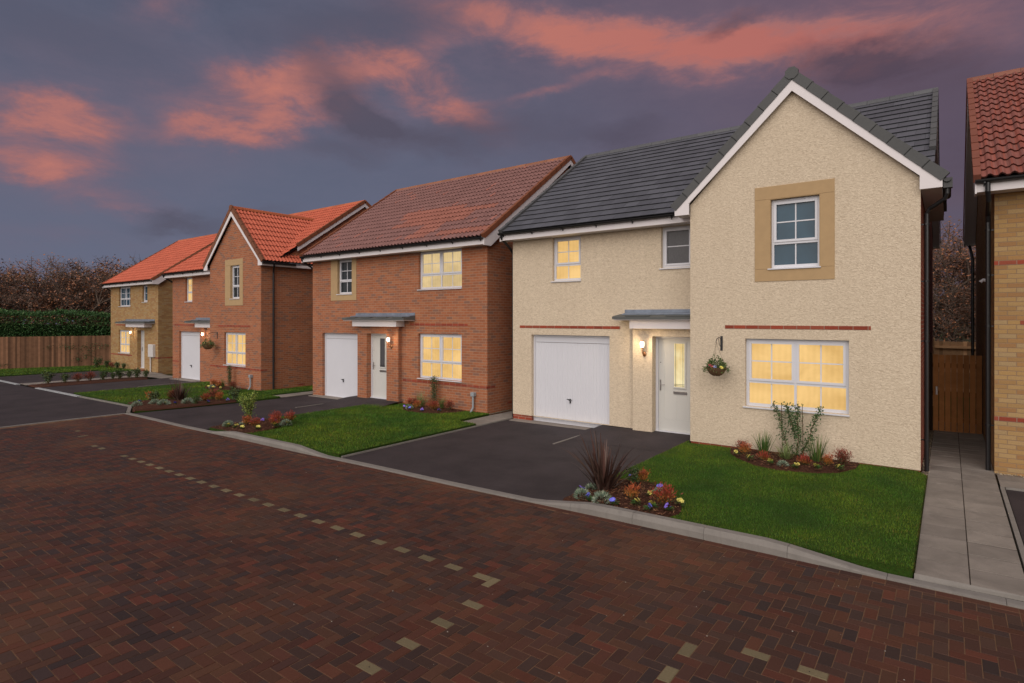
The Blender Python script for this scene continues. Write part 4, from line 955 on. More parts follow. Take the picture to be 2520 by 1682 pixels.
# laurel hedge behind the fence
def hedge():
    root=empty('hedge',(-45.6,8,-.3),'tall dense evergreen hedge above the brown fence','hedge')
    mb=MB(); pa,pb=Vector((-48.1,2.5,0)),Vector((-42.2,17.6,0)); L=(pb-pa).length; d=(pb-pa).normalized(); n=Vector((d.y,-d.x,0))  # n towards camera side
    def top(s): return 2.98+.16*mnoise.noise((s*.5,0,0))+.10*mnoise.noise((s*2.2,3,0))-max(0,s-11.5)*.10
    for _ in range(30000):
        s=R.uniform(0,L); t=top(s); f=R.random()
        if f<.62: z=R.uniform(.8,t); o=.55+.12*mnoise.noise((s*1.5,z*1.5,1))+R.uniform(-.12,.06); dr=(n+rnd_dir()*.9)
        else: z=t+R.uniform(-.12,.08)+(.12*R.random()**6); o=R.uniform(-.8,.6); dr=Vector((0,0,1))+rnd_dir()*.9
        k=R.uniform(.45,1.5); c=(.04*k,.11*k,.03*k) if R.random()<.8 else (.11,.19,.06)
        p=pa+d*s+n*o+Vector((0,0,z)); mb.leaf(p,dr,R.uniform(.10,.17),R.uniform(.04,.06),c)
    obj('foliage',mb,M['leafc'],root)
    st=MB()
    for i in range(26):
        s=L*(i+.5)/26; p=pa+d*s; st.tube([p+Vector((0,0,-.4)),p+Vector((R.uniform(-.1,.1),R.uniform(-.1,.1),1.2)),p+Vector((R.uniform(-.3,.3),R.uniform(-.3,.3),2.3))],[.04,.03,.015],5)
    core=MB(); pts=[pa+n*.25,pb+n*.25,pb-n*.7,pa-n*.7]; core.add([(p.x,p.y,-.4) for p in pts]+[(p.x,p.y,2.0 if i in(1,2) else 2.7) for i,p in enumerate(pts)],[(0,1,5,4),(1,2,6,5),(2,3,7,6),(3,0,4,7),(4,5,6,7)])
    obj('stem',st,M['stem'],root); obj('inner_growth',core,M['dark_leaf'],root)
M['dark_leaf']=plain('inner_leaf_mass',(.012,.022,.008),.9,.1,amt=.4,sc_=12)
hedge()

def tree(name,h,spread,seed,leaf_n,pal,loc,label,group,depth=5):
    rr=random.Random(seed); br=MB(); lf=MB(); tips=[]
    def grow(p,d,l,r,k):
        pts=[p]; n=3
        for i in range(n):
            d=(d+Vector((rr.uniform(-1,1),rr.uniform(-1,1),rr.uniform(-.5,.6)))*.22).normalized(); pts.append(pts[-1]+d*l/n)
        br.tube(pts,[r,r*.88,r*.78,r*.66],6 if k==0 else 4 if k<3 else 3,cap=False)
        if k>=2: tips.extend((q,d,k) for q in pts[1:])
        if k>=depth: return
        m=rr.choice((3,3,4)) if k<depth-1 else rr.choice((3,4,5))
        for i in range(m):
            a=2*pi*(i+rr.random())/m; t=rr.uniform(.45,.95)
            o=d.orthogonal().normalized(); o=Matrix.Rotation(a,3,d)@o; nd=(d*cos(t)+o*sin(t)); nd.z=nd.z*.8+.12
            grow(pts[-1] if rr.random()<.6 else pts[2],nd.normalized(),l*rr.uniform(.66,.86)*(spread if k==0 else 1),r*.6,k+1)
    grow(Vector((0,0,-.3)),Vector((rr.uniform(-.1,.1),rr.uniform(-.1,.1),1)),h*.24,h*.022,0)
    for _ in range(leaf_n):
        q,d,k=rr.choice(tips)
        clump=mnoise.noise((q.x*.6+seed,q.y*.6,q.z*.6))
        if clump<-.18 and rr.random()<.7: continue
        p=q+Vector((rr.gauss(0,.16),rr.gauss(0,.16),rr.gauss(0,.16))); c=rr.choice(pal); c=vary(c,rr.uniform(.6,1.4))
        v=Vector((rr.uniform(-1,1),rr.uniform(-1,1),rr.uniform(-1,.3))); v=v if v.length>.1 else Vector((0,0,-1)); l=rr.uniform(.07,.14)
        a=v.normalized().orthogonal().normalized()*l*.36; lf.add([p,p+v.normalized()*l*.5-a,p+v.normalized()*l,p+v.normalized()*l*.5+a],[(0,1,2,3)],0,c)
    # fine twigs
    for q,d,k in tips:
        if k<depth-1: continue
        for _ in range(2):
            v=Vector((rr.uniform(-1,1),rr.uniform(-1,1),rr.uniform(-.3,1))).normalized()*rr.uniform(.3,.7); w=v.orthogonal().normalized()*.009
            br.add([q-w,q+w,q+v],[(0,1,2)])
    zs=[v[2] for v in br.v]; s=h/max(zs)
    for m in (br,lf): m.v=[(a*s,b*s,c*s) for a,b,c in m.v]
    root=empty(name,(0,0,0),label,'tree',group)
    obj('trunk',br,M['bark'],root,smooth=True); obj('crown',lf,M['leafc'],root)
    root.location=loc; return root
BR=[(.22,.09,.045),(.30,.12,.055),(.15,.07,.042),(.36,.15,.065),(.12,.065,.045),(.18,.085,.048)]
BR2=[(.15,.08,.055),(.19,.09,.055),(.12,.07,.05),(.25,.11,.06)]
GT='autumn trees beyond the hedge'
t1=tree('brown_tree',8.7,1.15,11,9000,BR,(-57.5,10.6,-.5),'leftmost autumn tree with bright russet leaves, above the hedge',GT)
t2=tree('brown_tree',8.5,1.2,23,8000,BR2,(-58,19.5,-.5),'rounded dark brown tree beyond the hedge, left of the far house',GT)
t3=tree('brown_tree',8.1,1.1,37,7000,BR,(-53.5,14.2,-.5),'low russet tree leaning over the hedge between the two tallest crowns',GT)
spots=[((-60,6.5,-.5),1.3,1.07,t2,'brown tree cut by the left edge of the photo, behind the russet one'),
 ((-63,14.8,-.5),2.1,1.04,t1,'distant thin brown tree in the dip between the crowns'),
 ((-62,23.5,-.5),.4,1.08,t1,'brown tree rising just left of the orange pantile roof'),
 ((-55.5,17.0,-.5),4.1,.86,t3,'small leafy brown tree directly behind the hedge end'),
 ((-66,19,-.5),3.3,1.1,t3,'farthest brown tree behind the rounded crown'),
 ((-60,27.5,-.5),5.1,1.12,t2,'brown tree with bare top twigs peeping over the far orange roof'),
 ((-54,9.0,-.5),2.7,.80,t2,'short dark tree close behind the hedge at the left edge'),
 ((-52.5,20.5,-.5),1.9,.80,t1,'short russet tree against the wall of the buff house'),
 ((-70,12,-.5),5.5,1.15,t1,'dark brown tree at the back of the copse on the left'),
 ((-68,27,-.5),2.5,1.2,t2,'tall brown tree at the back of the copse near the far roof')]
for loc,rz,s,src,lab in spots: copy_thing(src,loc,rz,s,lab,GT)
GR='autumn trees behind the back fence'
for loc,rz,s,src,lab in [((-1.2,38,-.1),.7,.93,t1,'russet leafed tree seen in the gap above the wooden gate'),((1.8,41,0),2.4,.98,t2,'dark brown tree in the gap behind the russet one'),((3.8,37,0),3.9,.85,t3,'brown tree beside the downpipe in the gap, right of the russet one'),((-4.6,43,0),1.1,1.0,t2,'brown tree mostly hidden behind the cream house'),((.3,34,0),5.2,.62,t3,'low brown tree just above the pale back fence'),((-3.0,35,0),2.2,.66,t1,'low russet tree behind the back fence, next to the cream house'),((2.6,33.5,0),4.4,.6,t2,'low dark tree behind the back fence, next to the yellow house')]:
    copy_thing(src,loc,rz,s,lab,GR)
# dark far woodland
mb=MB()
for _ in range(9000):
    a=R.uniform(0,1); x=-85+R.uniform(-6,6); y=-40+130*a; z=R.random()**1.3*(6.2+1.6*mnoise.noise((y*.12,0,0)))-.5; mb.leaf((x,y,z),rnd_dir(.2),R.uniform(.5,1.2),R.uniform(.2,.5),vary((.05,.032,.024),R.uniform(.5,1.5)))
for _ in range(9000):
    a=R.uniform(0,1); x=-60+120*a; y=62+R.uniform(-5,5); z=R.random()**1.3*(6.5+1.6*mnoise.noise((x*.12,0,0)))-.3; mb.leaf((x,y,z),rnd_dir(.2),R.uniform(.5,1.2),R.uniform(.2,.5),vary((.05,.032,.024),R.uniform(.5,1.5)))
tag(struct('distant_woodland',mb,M['leafc'],'stuff'),'dark brown woodland far behind')

# ---- small plants (prototypes at the origin, placed by copies)
def start(name): return empty(name,(0,0,0))
def p_phormium(n=88):
    r=start('bronze_flax'); mb=MB()
    for i in range(n):
        a=R.uniform(0,2*pi); t=R.random(); c=vary(R.choice([(.05,.024,.018),(.07,.032,.024),(.09,.042,.032),(.035,.018,.013),(.10,.06,.045)]),R.uniform(.7,1.4)); rad=R.uniform(0,.10)
        mb.blade((cos(a)*rad,sin(a)*rad,-.02),a+R.uniform(-.3,.3),.05+.75*t**1.3,R.uniform(.42,.80),R.uniform(.03,.046),R.uniform(.1,1.3)*t,c,6)
    obj('leaf_blades',mb,M['leafc'],r); return r
def p_grass(n=85,h=.42,col=(.06,.13,.025),name='ornamental_grass',w=.014,sp=.5,arch=1.2):
    r=start(name); mb=MB()
    for i in range(n):
        a=R.uniform(0,2*pi); t=R.random(); rad=R.uniform(0,.07); c=vary(col if R.random()<.8 else (.16,.17,.05),R.uniform(.5,1.5))
        mb.blade((cos(a)*rad,sin(a)*rad,-.01),a+R.uniform(-.4,.4),.05+sp*t,h*R.uniform(.6,1.1),w,arch*R.uniform(.2,1)*t,c,4)
    obj('leaf_blades',mb,M['leafc'],r); return r
def p_red(tint=0,h=.24,rad=.19,n=620):
    r=start('red_leaved_shrub'); mb=MB(); st=MB()
    for i in range(26):
        a=R.uniform(0,2*pi); e=R.uniform(.1,1.0); tp=Vector((cos(a)*rad*sin(e)*.9,sin(a)*rad*sin(e)*.9,h*cos(e)*.9+.02)); st.tube([(0,0,-.02),tp*.5+Vector((0,0,.02)),tp],.0025,3,cap=False)
        for k in range(n//26):
            t=R.uniform(.35,1.08); p=tp*t+Vector((R.gauss(0,.028),R.gauss(0,.028),R.gauss(0,.02))); zz=p.z/h+R.uniform(-.2,.2)
            c=((.075,.085,.02) if zz<.3 else (.30,.10,.02) if zz<.55 else (.30,.045,.025)) if tint==0 else ((.07,.08,.02) if zz<.35 else (.36,.13,.025) if zz<.75 else (.38,.085,.03)) if tint==1 else ((.05,.06,.02) if zz<.3 else (.16,.045,.025) if zz<.7 else (.24,.05,.03))
            mb.leaf(p,tp+rnd_dir()*.12,R.uniform(.03,.05),R.uniform(.008,.014),vary(c,R.uniform(.6,1.4)))
    obj('leaves',mb,M['leafc'],r); obj('stem',st,M['stem'],r); return r
def p_silver(h=.15,rad=.15,n=420):
    r=start('silver_mound'); mb=MB()
    for i in range(n):
        d=rnd_dir(.35); d.z=abs(d.z); p=Vector((d.x*rad*.62,d.y*rad*.62,d.z*h*.62)); c=vary(R.choice([(.26,.33,.26),(.17,.25,.17),(.38,.42,.30),(.12,.19,.11)]),R.uniform(.6,1.25)); mb.leaf(p,d+rnd_dir()*.25,R.uniform(.05,.085),R.uniform(.007,.012),c)
    obj('leaves',mb,M['leafc'],r); return r
def flower(mb,p,nrm,s,c,eye):
    nrm=Vector(nrm).normalized(); a=nrm.orthogonal().normalized(); b=nrm.cross(a); p=Vector(p)
    for k in range(5):
        t=2*pi*k/5+.3; q=p+(a*cos(t)+b*sin(t))*s*.5; cc=vary(c,R.uniform(.8,1.2)); vs=[q+(a*cos(u)+b*sin(u))*s*.42+nrm*(.15*s*(1 if j%2 else .6)) for j,u in enumerate([t+x*pi/3 for x in range(6)])]; mb.add(vs,[tuple(range(6))],0,cc)
    mb.disc(p+nrm*s*.22,nrm,s*.16,6,eye)
def p_pansy(kind):
    r=start('pansy'); lf=MB(); fl=MB()
    for i in range(46):
        a=R.uniform(0,2*pi); q=R.uniform(.01,.075); lf.leaf((cos(a)*q*.6,sin(a)*q*.6,R.uniform(0,.05)),(cos(a),sin(a),R.uniform(.1,.9)),R.uniform(.03,.05),R.uniform(.018,.026),vary((.05,.11,.025),R.uniform(.6,1.4)),(0,0,1))
    C0={'yellow':(.62,.56,.14),'blue':(.15,.16,.72),'purple':(.20,.13,.62)}[kind]; E0=(.75,.6,.1) if kind!='yellow' else (.6,.4,.03)
    for i in range(5):
        a=R.uniform(0,2*pi); q=R.uniform(.0,.06); flower(fl,(cos(a)*q,sin(a)*q-.015,R.uniform(.05,.085)),(R.uniform(-.4,.5),-R.uniform(.3,.9),.7),R.uniform(.026,.034),C0,E0)
    obj('leaves',lf,M['leafc'],r); obj('flowers',fl,M['petal'],r); return r
def p_shrub(name,h,rad,n,col,col2,stems=9,lw=.02,ll=.035,v=False,top=0):
    r=start(name); mb=MB(); st=MB(); K=[]
    for i in range(stems):
        a=R.uniform(0,2*pi); q=R.uniform(.1,1)*rad; tp=Vector((cos(a)*q,sin(a)*q,h*R.uniform(.75,1))); m=Vector((tp.x*.35+R.uniform(-.03,.03),tp.y*.35,tp.z*.5)); st.tube([(0,0,-.03),m,tp],[.009,.006,.003],4); K.append((m,tp))
    for i in range(n):
        m,tp=R.choice(K); t=R.random()**.7; p=m.lerp(tp,t) if R.random()<.82 else Vector((0,0,0)).lerp(m,R.uniform(.4,1)); p=p+Vector((R.gauss(0,rad*.18),R.gauss(0,rad*.18),R.gauss(0,.03)))
        c=col if R.random()<.75-.4*top*(p.z/h) else col2; mb.leaf(p,rnd_dir(.2),R.uniform(.7,1.3)*ll,lw,vary(c,R.uniform(.5,1.5)))
    obj('leaves',mb,M['leafc'],r); obj('stem',st,M['stem'],r); return r
def p_climber(h=.85,w=.13,n=900):
    r=start('climbing_shrub'); mb=MB(); st=MB()
    for k in range(3):
        x=(-.06,0,.06)[k]; st.tube([(x*.5,0,-.03),(x,0,h*.5),(x*1.3,.01,h*1.06)],.006,4)
    for i in range(n):
        z=R.random()**.85*h; ww=w*(.55+.45*sin(min(1,z/h*1.3)*pi*.5)); mb.leaf((R.gauss(0,ww*.55),R.gauss(0,.035)-.02,z+R.uniform(0,.05)),rnd_dir()+Vector((0,-.4,.1)),R.uniform(.03,.05),R.uniform(.016,.024),vary(R.choice([(.022,.055,.014),(.035,.075,.02),(.05,.09,.03),(.08,.10,.045)]),R.uniform(.6,1.3)))
    obj('leaves',mb,M['leafc'],r); obj('stem',st,M['stem'],r); return r

used=set(); P={}
def proto(key,fn): 
    P[key]=fn()
def put(key,x,y,s,cat,label,group=None,off=.12,rz=None):
    src=P[key]; s*={'red':.74,'orange':.76,'dusky':.80,'silver':.84,'yellow':.9,'blue':.82,'purple':.82}.get(key,1)
    loc=(x,y,gz(x)+off); rz=R.uniform(0,6.28) if rz is None else rz
    if key not in used:
        used.add(key); FIRST[key]=src; src.location=loc; src.rotation_euler=(0,0,rz); src.scale=(s,s,s); tag(src,label,cat,group); return src
    o=copy_thing(src,loc,rz,s,label,group); o['category']=cat; return o
FIRST={}
proto('flax',p_phormium); proto('grass',p_grass); proto('grass2',lambda:p_grass(70,.34,(.075,.14,.03),'ornamental_grass',.011,.35,.5))
proto('tuft',lambda:p_grass(90,.30,(.14,.19,.06),'ornamental_grass',.010,.7,1.4))
proto('red',lambda:p_red(0)); proto('orange',lambda:p_red(1)); proto('dusky',lambda:p_red(2)); proto('silver',p_silver)
for k in ('yellow','blue','purple'): proto(k,lambda k=k:p_pansy(k))
proto('euon',lambda:p_shrub('variegated_shrub',.80,.24,1500,(.10,.17,.035),(.26,.32,.06),11,.022,.04,top=1))
proto('ever',lambda:p_shrub('evergreen_shrub',.26,.15,420,(.035,.07,.02),(.07,.11,.03),8))
proto('low',lambda:p_shrub('leafy_shrub',.32,.20,380,(.05,.085,.03),(.12,.15,.05),8,.03,.05))
proto('climb',p_climber)
gA='bedding plants in the corner bed by the drive'
put('flax',-4.05,7.62,1.12,'flax','bronze spiky flax in the nearest corner bed between drive and lawn',off=.13)
put('silver',-4.12,7.12,1.0,'mound plant','silvery mound nearest the drive kerb corner in the front bed',gA)
put('silver',-3.80,7.10,1.15,'mound plant','silvery spiky mound in front of the bronze flax in the front bed',gA)
put('silver',-4.22,7.55,.85,'mound plant','silvery mound along the drive edge, left of the bronze flax',gA,off=.10)
put('silver',-4.20,7.95,.7,'mound plant','small silvery mound half hidden behind the flax at the drive edge',gA,off=.10)
put('silver',-3.33,7.93,.75,'mound plant','small silvery mound beside the far blue pansy near the lawn edge',gA,off=.11)
put('orange',-3.46,7.34,1.15,'shrub','green and orange shrub with red tips in the middle of the front bed',gA)
put('red',-3.04,7.42,1.45,'shrub','bright red shrub at the lawn end of the front bed',gA)
put('orange',-3.72,8.22,1.1,'shrub','orange red shrub at the back of the front bed, right of the flax',gA)
put('ever',-3.80,8.05,.95,'shrub','dark green leafy shrub behind the flax in the front bed',gA)
for k,x,y,lab in (('purple',-4.25,7.30,'violet pansy at the drive corner of the front bed'),('blue',-3.97,7.06,'blue pansy between the two front silvery mounds'),('blue',-3.60,7.08,'blue pansy with large leaves right of the silvery mounds'),('blue',-3.14,7.12,'blue pansy near the kerb below the red shrub'),('purple',-2.91,7.26,'violet pansy at the right tip of the front bed'),('blue',-3.35,8.08,'pale blue pansy at the back edge of the front bed'),('blue',-3.95,8.38,'small blue pansy behind the dark green shrub'),('yellow',-3.36,7.20,'yellow pansy at the foot of the green and orange shrub'),('yellow',-3.33,7.68,'yellow pansy between the orange and the red shrub'),('yellow',-3.10,7.22,'yellow pansy in front of the bright red shrub'),('yellow',-2.88,7.58,'yellow pansy beyond the red shrub at the lawn edge')):
    put(k,x,y,1.25,'pansy',lab,gA)
gW='plants in the bed under the cream house window'
put('grass',-2.71,11.22,1.12,'grass','dark green arching grass clump left of the climbing shrub under the cream wall')
put('grass2',-1.82,11.22,1.45,'grass','tall upright green grass clump right of the climbing shrub under the cream wall')
put('tuft',-2.30,11.08,1.15,'grass','pale arching grass tuft at the foot of the climbing shrub on the cream wall')
for k,x,y,s,c,lab in (('orange',-2.95,11.02,1.1,'shrub','orange leaved shrub at the left end of the window bed'),('dusky',-3.08,11.22,1.05,'shrub','airy red leaved shrub against the wall at the left end of the window bed'),('red',-2.58,10.74,.95,'shrub','low red shrub between two yellow pansies, left in the window bed'),('red',-1.95,10.80,1.0,'shrub','low red shrub right of the pale tuft in the window bed'),('orange',-1.60,10.98,1.0,'shrub','orange red shrub left of the dusky one in the window bed'),('dusky',-1.42,11.15,1.35,'shrub','dusky dark red shrub at the right end of the window bed'),
  ('silver',-2.24,10.60,.8,'mound plant','single silvery blue mound at the front of the window bed')): put(k,x,y,s,c,lab,gW)
for x,y,lab in ((-3.10,10.98,'yellow pansy at the far left of the window bed'),(-2.80,10.72,'yellow pansy left of the first low red shrub by the window'),(-2.43,10.58,'yellow pansy left of the silvery blue mound by the window'),(-2.05,10.55,'yellow pansy right of the silvery blue mound by the window'),(-1.72,10.68,'yellow pansy below the upright grass clump by the window'),(-1.42,10.86,'yellow pansy at the right end of the window bed')): put('yellow',x,y,1.25,'pansy',lab,gW)
# wall shrub with three canes
r=empty('wall_shrub',(-2.2,11.45,.15),'three armed leafy wall shrub tied to canes below the lit window of the cream house','shrub')
mb=MB(); st=MB(); arms=[[(-2.28,11.5,.1),(-2.40,11.5,.45),(-2.46,11.52,.75),(-2.60,11.5,1.12)],[(-2.22,11.5,.1),(-2.17,11.5,.5),(-2.20,11.52,.85),(-2.18,11.5,1.10)],[(-2.18,11.5,.1),(-2.0,11.5,.5),(-1.93,11.52,.8),(-1.80,11.5,1.12)],[(-2.2,11.5,.5),(-2.3,11.5,.8),(-2.38,11.5,1.10)]]
for a in arms:
    st.tube(a,[.010,.008,.006,.004],5)
    for i in range(430):
        k=R.uniform(0,len(a)-1.001); q=Vector(a[int(k)]).lerp(Vector(a[int(k)+1]),k-int(k)); s=.03+.02*(1-k/3); p=q+Vector((R.gauss(0,s),R.gauss(0,.03),R.gauss(0,.03))); mb.leaf(p,rnd_dir(.1),R.uniform(.03,.055),R.uniform(.016,.024),vary(R.choice([(.03,.075,.02),(.045,.10,.028),(.065,.13,.038)]),R.uniform(.6,1.4)))
st.tube([(-2.45,11.55,.1),(-2.47,11.56,1.12)],.006,5); st.tube([(-2.1,11.55,.1),(-2.12,11.56,1.1)],.006,5)
obj('leaves',mb,M['leafc'],r); obj('stem',st,M['stem'],r)

gB='plants in the kerbside bed of the middle lawn'
put('euon',-14.12,7.72,1.0,'shrub','upright yellow green shrub in the kerbside bed by the brown roofed house drive',off=.08)
for k,x,y,s,c,lab in (('silver',-14.05,7.15,1.1,'mound plant','silvery mound at the left tip of the kerbside bed, left of the upright shrub'),('silver',-13.78,7.35,.8,'mound plant','small silvery mound in front of the upright yellow green shrub'),('orange',-13.62,7.35,1.3,'shrub','olive and red shrub right of the small silvery mound, kerbside'),('red',-13.30,7.42,1.2,'shrub','red shrub nearest the kerb in the middle lawn bed'),('red',-13.08,7.78,1.35,'shrub','wide crimson shrub at the right of the kerbside bed'),('red',-13.62,8.15,1.35,'shrub','red tipped shrub at the back left of the kerbside bed'),('red',-13.22,8.30,1.4,'shrub','tall red tipped shrub at the back right of the kerbside bed'),('silver',-12.98,8.02,1.2,'mound plant','silvery mound at the lawn side of the kerbside bed')): put(k,x,y,s,c,lab,gB,off=.1)
for k,x,y,lab in (('yellow',-13.88,7.05,'yellow pansy at the foot of the left silvery mound, kerbside'),('yellow',-13.60,7.08,'yellow pansy left of the olive and red shrub, kerbside'),('yellow',-13.32,7.12,'yellow pansy below the red shrub nearest the kerb'),('yellow',-13.00,7.32,'yellow pansy at the kerb end beside the middle lawn'),('yellow',-12.92,7.75,'yellow pansy under the right silvery mound, kerbside'),('yellow',-12.86,8.05,'yellow pansy at the lawn edge of the kerbside bed'),('purple',-13.86,7.92,'violet pansy behind the upright yellow green shrub'),('blue',-13.40,8.02,'blue pansy between the two red tipped shrubs, kerbside')): put(k,x,y,1.3,'pansy',lab,gB,off=.1)
gBw='plants in the bed under the brick house window'
put('climb',-12.02,12.20,1.05,'shrub','dark ivy like column below the lit window of the brown roofed house',rz=0,off=.08)
put('tuft',-12.42,12.02,1.6,'grass','green arching grass left of the ivy column on the brown roofed house'); put('grass2',-11.62,12.1,1.1,'grass','faint upright grass right of the ivy column on the brown roofed house')
for k,x,y,s,c,lab in (('red',-12.85,12.0,1.2,'shrub','red shrub at the left end of the brick house window bed'),('dusky',-12.60,11.95,1.2,'shrub','brownish shrub left of the arching grass at the brick house'),('orange',-12.18,11.68,1.2,'shrub','orange brown shrub in front of the ivy column at the brick house'),('red',-11.62,11.75,1.4,'shrub','crimson shrub right of the ivy column at the brick house'),('dusky',-11.25,12.0,1.3,'shrub','dusky shrub at the right end of the brick house window bed'),('silver',-12.45,11.62,1.0,'mound plant','pale silvery mound between two violet pansies at the brick house')): put(k,x,y,s,c,lab,gBw,off=.1)
for k,x,y,lab in (('purple',-12.62,11.62,'violet pansy left of the pale mound at the brick house'),('blue',-12.25,11.48,'violet blue pansy right of the pale mound at the brick house'),('purple',-11.78,11.45,'violet pansy below the crimson shrub at the brick house'),('purple',-11.32,11.68,'violet pansy at the right end of the brick house window bed')): put(k,x,y,1.3,'pansy',lab,gBw,off=.1)
gC='plants in the long bed beside the middle drive'
put('flax',-20.0,8.6,1.0,'flax','bronze spiky flax in the bed of the gabled brick house',off=.09)
for k,x,y,s,c,lab in (('orange',-20.75,8.0,1.6,'shrub','orange shrub at the left end of the long bed'),('low',-20.3,7.95,1.1,'shrub','green leafy shrub left of the flax in the long bed'),('dusky',-20.35,8.5,1.6,'shrub','dark shrub directly left of the distant flax'),('silver',-19.95,7.32,1.3,'mound plant','pale mound at the corner tip of the long bed'),('silver',-19.75,7.75,1.5,'mound plant','leafy pale mound right of the corner tip in the long bed'),('silver',-19.35,7.85,1.6,'mound plant','wide silvery mound in front of the flax in the long bed'),('silver',-19.1,8.45,1.6,'mound plant','silvery mound right of the blue pansy in the long bed'),('silver',-19.3,8.85,1.2,'mound plant','small silvery mound just behind the flax base'),('ever',-18.85,8.55,.9,'shrub','small green plant by the drive edge of the long bed'),('red',-19.15,9.0,1.4,'shrub','crimson shrub right of the flax in the long bed'),('dusky',-19.3,9.35,1.7,'shrub','tall dusky shrub behind the crimson one in the long bed'),('orange',-18.9,9.35,1.4,'shrub','orange shrub towards the right end of the long bed'),('low',-18.75,9.75,1.2,'shrub','pale leafy shrub at the right end of the long bed')): put(k,x,y,s,c,lab,gC,off=.08)
for k,x,y,lab in (('blue',-20.55,7.62,'blue pansy at the left tip of the long bed'),('blue',-19.15,8.1,'blue pansy between two silvery mounds in the long bed'),('purple',-18.72,8.9,'violet pansy by the drive below the orange shrub'),('purple',-18.62,9.45,'violet pansy at the right end of the long bed'),('yellow',-19.5,7.95,'cream pansy on the wide silvery mound'),('yellow',-18.98,8.6,'cream pansy right of the second silvery mound')): put(k,x,y,1.4,'pansy',lab,gC,off=.08)
gCw='plants under the window of the gabled brick house'
put('climb',-22.55,11.55,.98,'shrub','dark ivy like column below the window of the gabled brick house',rz=0,off=.08)
for k,x,y,s,c,lab in (('grass2',-22.85,11.4,1.1,'grass','green grass left of the ivy column on the gabled house'),('grass2',-22.1,11.4,1.0,'grass','green grass right of the ivy column on the gabled house'),('orange',-23.35,11.3,1.5,'shrub','rust coloured shrub left end by the gabled house wall'),('orange',-22.75,11.2,1.3,'shrub','rust coloured shrub before the ivy column on the gabled house'),('dusky',-21.85,11.3,1.4,'shrub','dark shrub at the right end by the gabled house wall'),('silver',-22.95,11.05,1.1,'mound plant','silvery mound by the gabled house wall')): put(k,x,y,s,c,lab,gCw,off=.08)
for x,y,lab in ((-23.1,10.98,'cream pansy left of the mound by the gabled house'),(-22.7,10.98,'cream pansy below the ivy column of the gabled house'),(-22.25,11.05,'cream pansy right of the ivy column of the gabled house')): put('yellow',x,y,1.4,'pansy',lab,gCw,off=.08)
gS='shrubs in the narrow bed between the far drives'
for i,(x,y,k,s,lab) in enumerate([(-31.2,8.0,'low',1.6,'pale green shrub at the road end of the narrow bed'),(-31.0,8.55,'low',1.2,'second shrub from the road end of the narrow bed'),(-30.9,9.0,'dusky',1.7,'brown shrub near the road end of the narrow bed'),(-30.9,9.45,'dusky',1.9,'twiggy brown shrub in the middle left of the narrow bed'),(-30.9,9.95,'ever',1.6,'dark green shrub in the middle of the narrow bed'),(-30.9,10.35,'low',.9,'smallest shrub right of the middle of the narrow bed'),(-30.9,10.65,'ever',1.6,'dark green shrub right of the smallest one in the narrow bed'),(-31.0,11.05,'low',1.1,'pale shrub near the house end of the narrow bed'),(-30.9,11.35,'low',1.3,'leafy shrub second from the house end of the narrow bed'),(-30.8,11.7,'low',1.0,'shrub nearest the house end of the narrow bed')]): put(k,x,y,s,'shrub',lab,gS,off=.05)
gD='plants at the foot of the buff house'
for x,y,k,s,lab in ((-40.2,12.6,'ever',2.0,'dark bush at the corner of the fence and the buff house'),(-39.4,12.9,'ever',1.6,'low bush left under the lit window of the buff house'),(-38.8,12.95,'dusky',1.6,'brownish bush under the lit window of the buff house'),(-38.2,13.0,'low',1.1,'low bush right under the lit window of the buff house'),(-37.4,13.05,'low',1.0,'small bush beside the path to the buff house door')): put(k,x,y,s,'shrub',lab,gD,off=.05)
# ivy sprays on the fence
mb=MB()
for (s,z,w,h,n) in ((9.6,.9,.25,.3,60),(8.7,.95,.12,.12,20),(10.9,1.0,.5,.18,90),(10.6,.55,.2,.45,90),(12.2,.95,.35,.15,50),(10.1,.2,.12,.25,50),(6.6,.0,.2,.08,30)):
    for _ in range(n):
        q=s+R.gauss(0,w); x=-46.4+5.5*q/14.85; y=3+13.8*q/14.85; mb.leaf((x+.10,y-.04,max(-.2,z+R.gauss(0,h*.5))),rnd_dir(),R.uniform(.05,.09),.05,vary((.03,.07,.02),R.uniform(.5,1.4)))
tag(obj('ivy',mb,M['leafc'],None),'sparse dark ivy sprays growing over the brown fence boards','ivy')

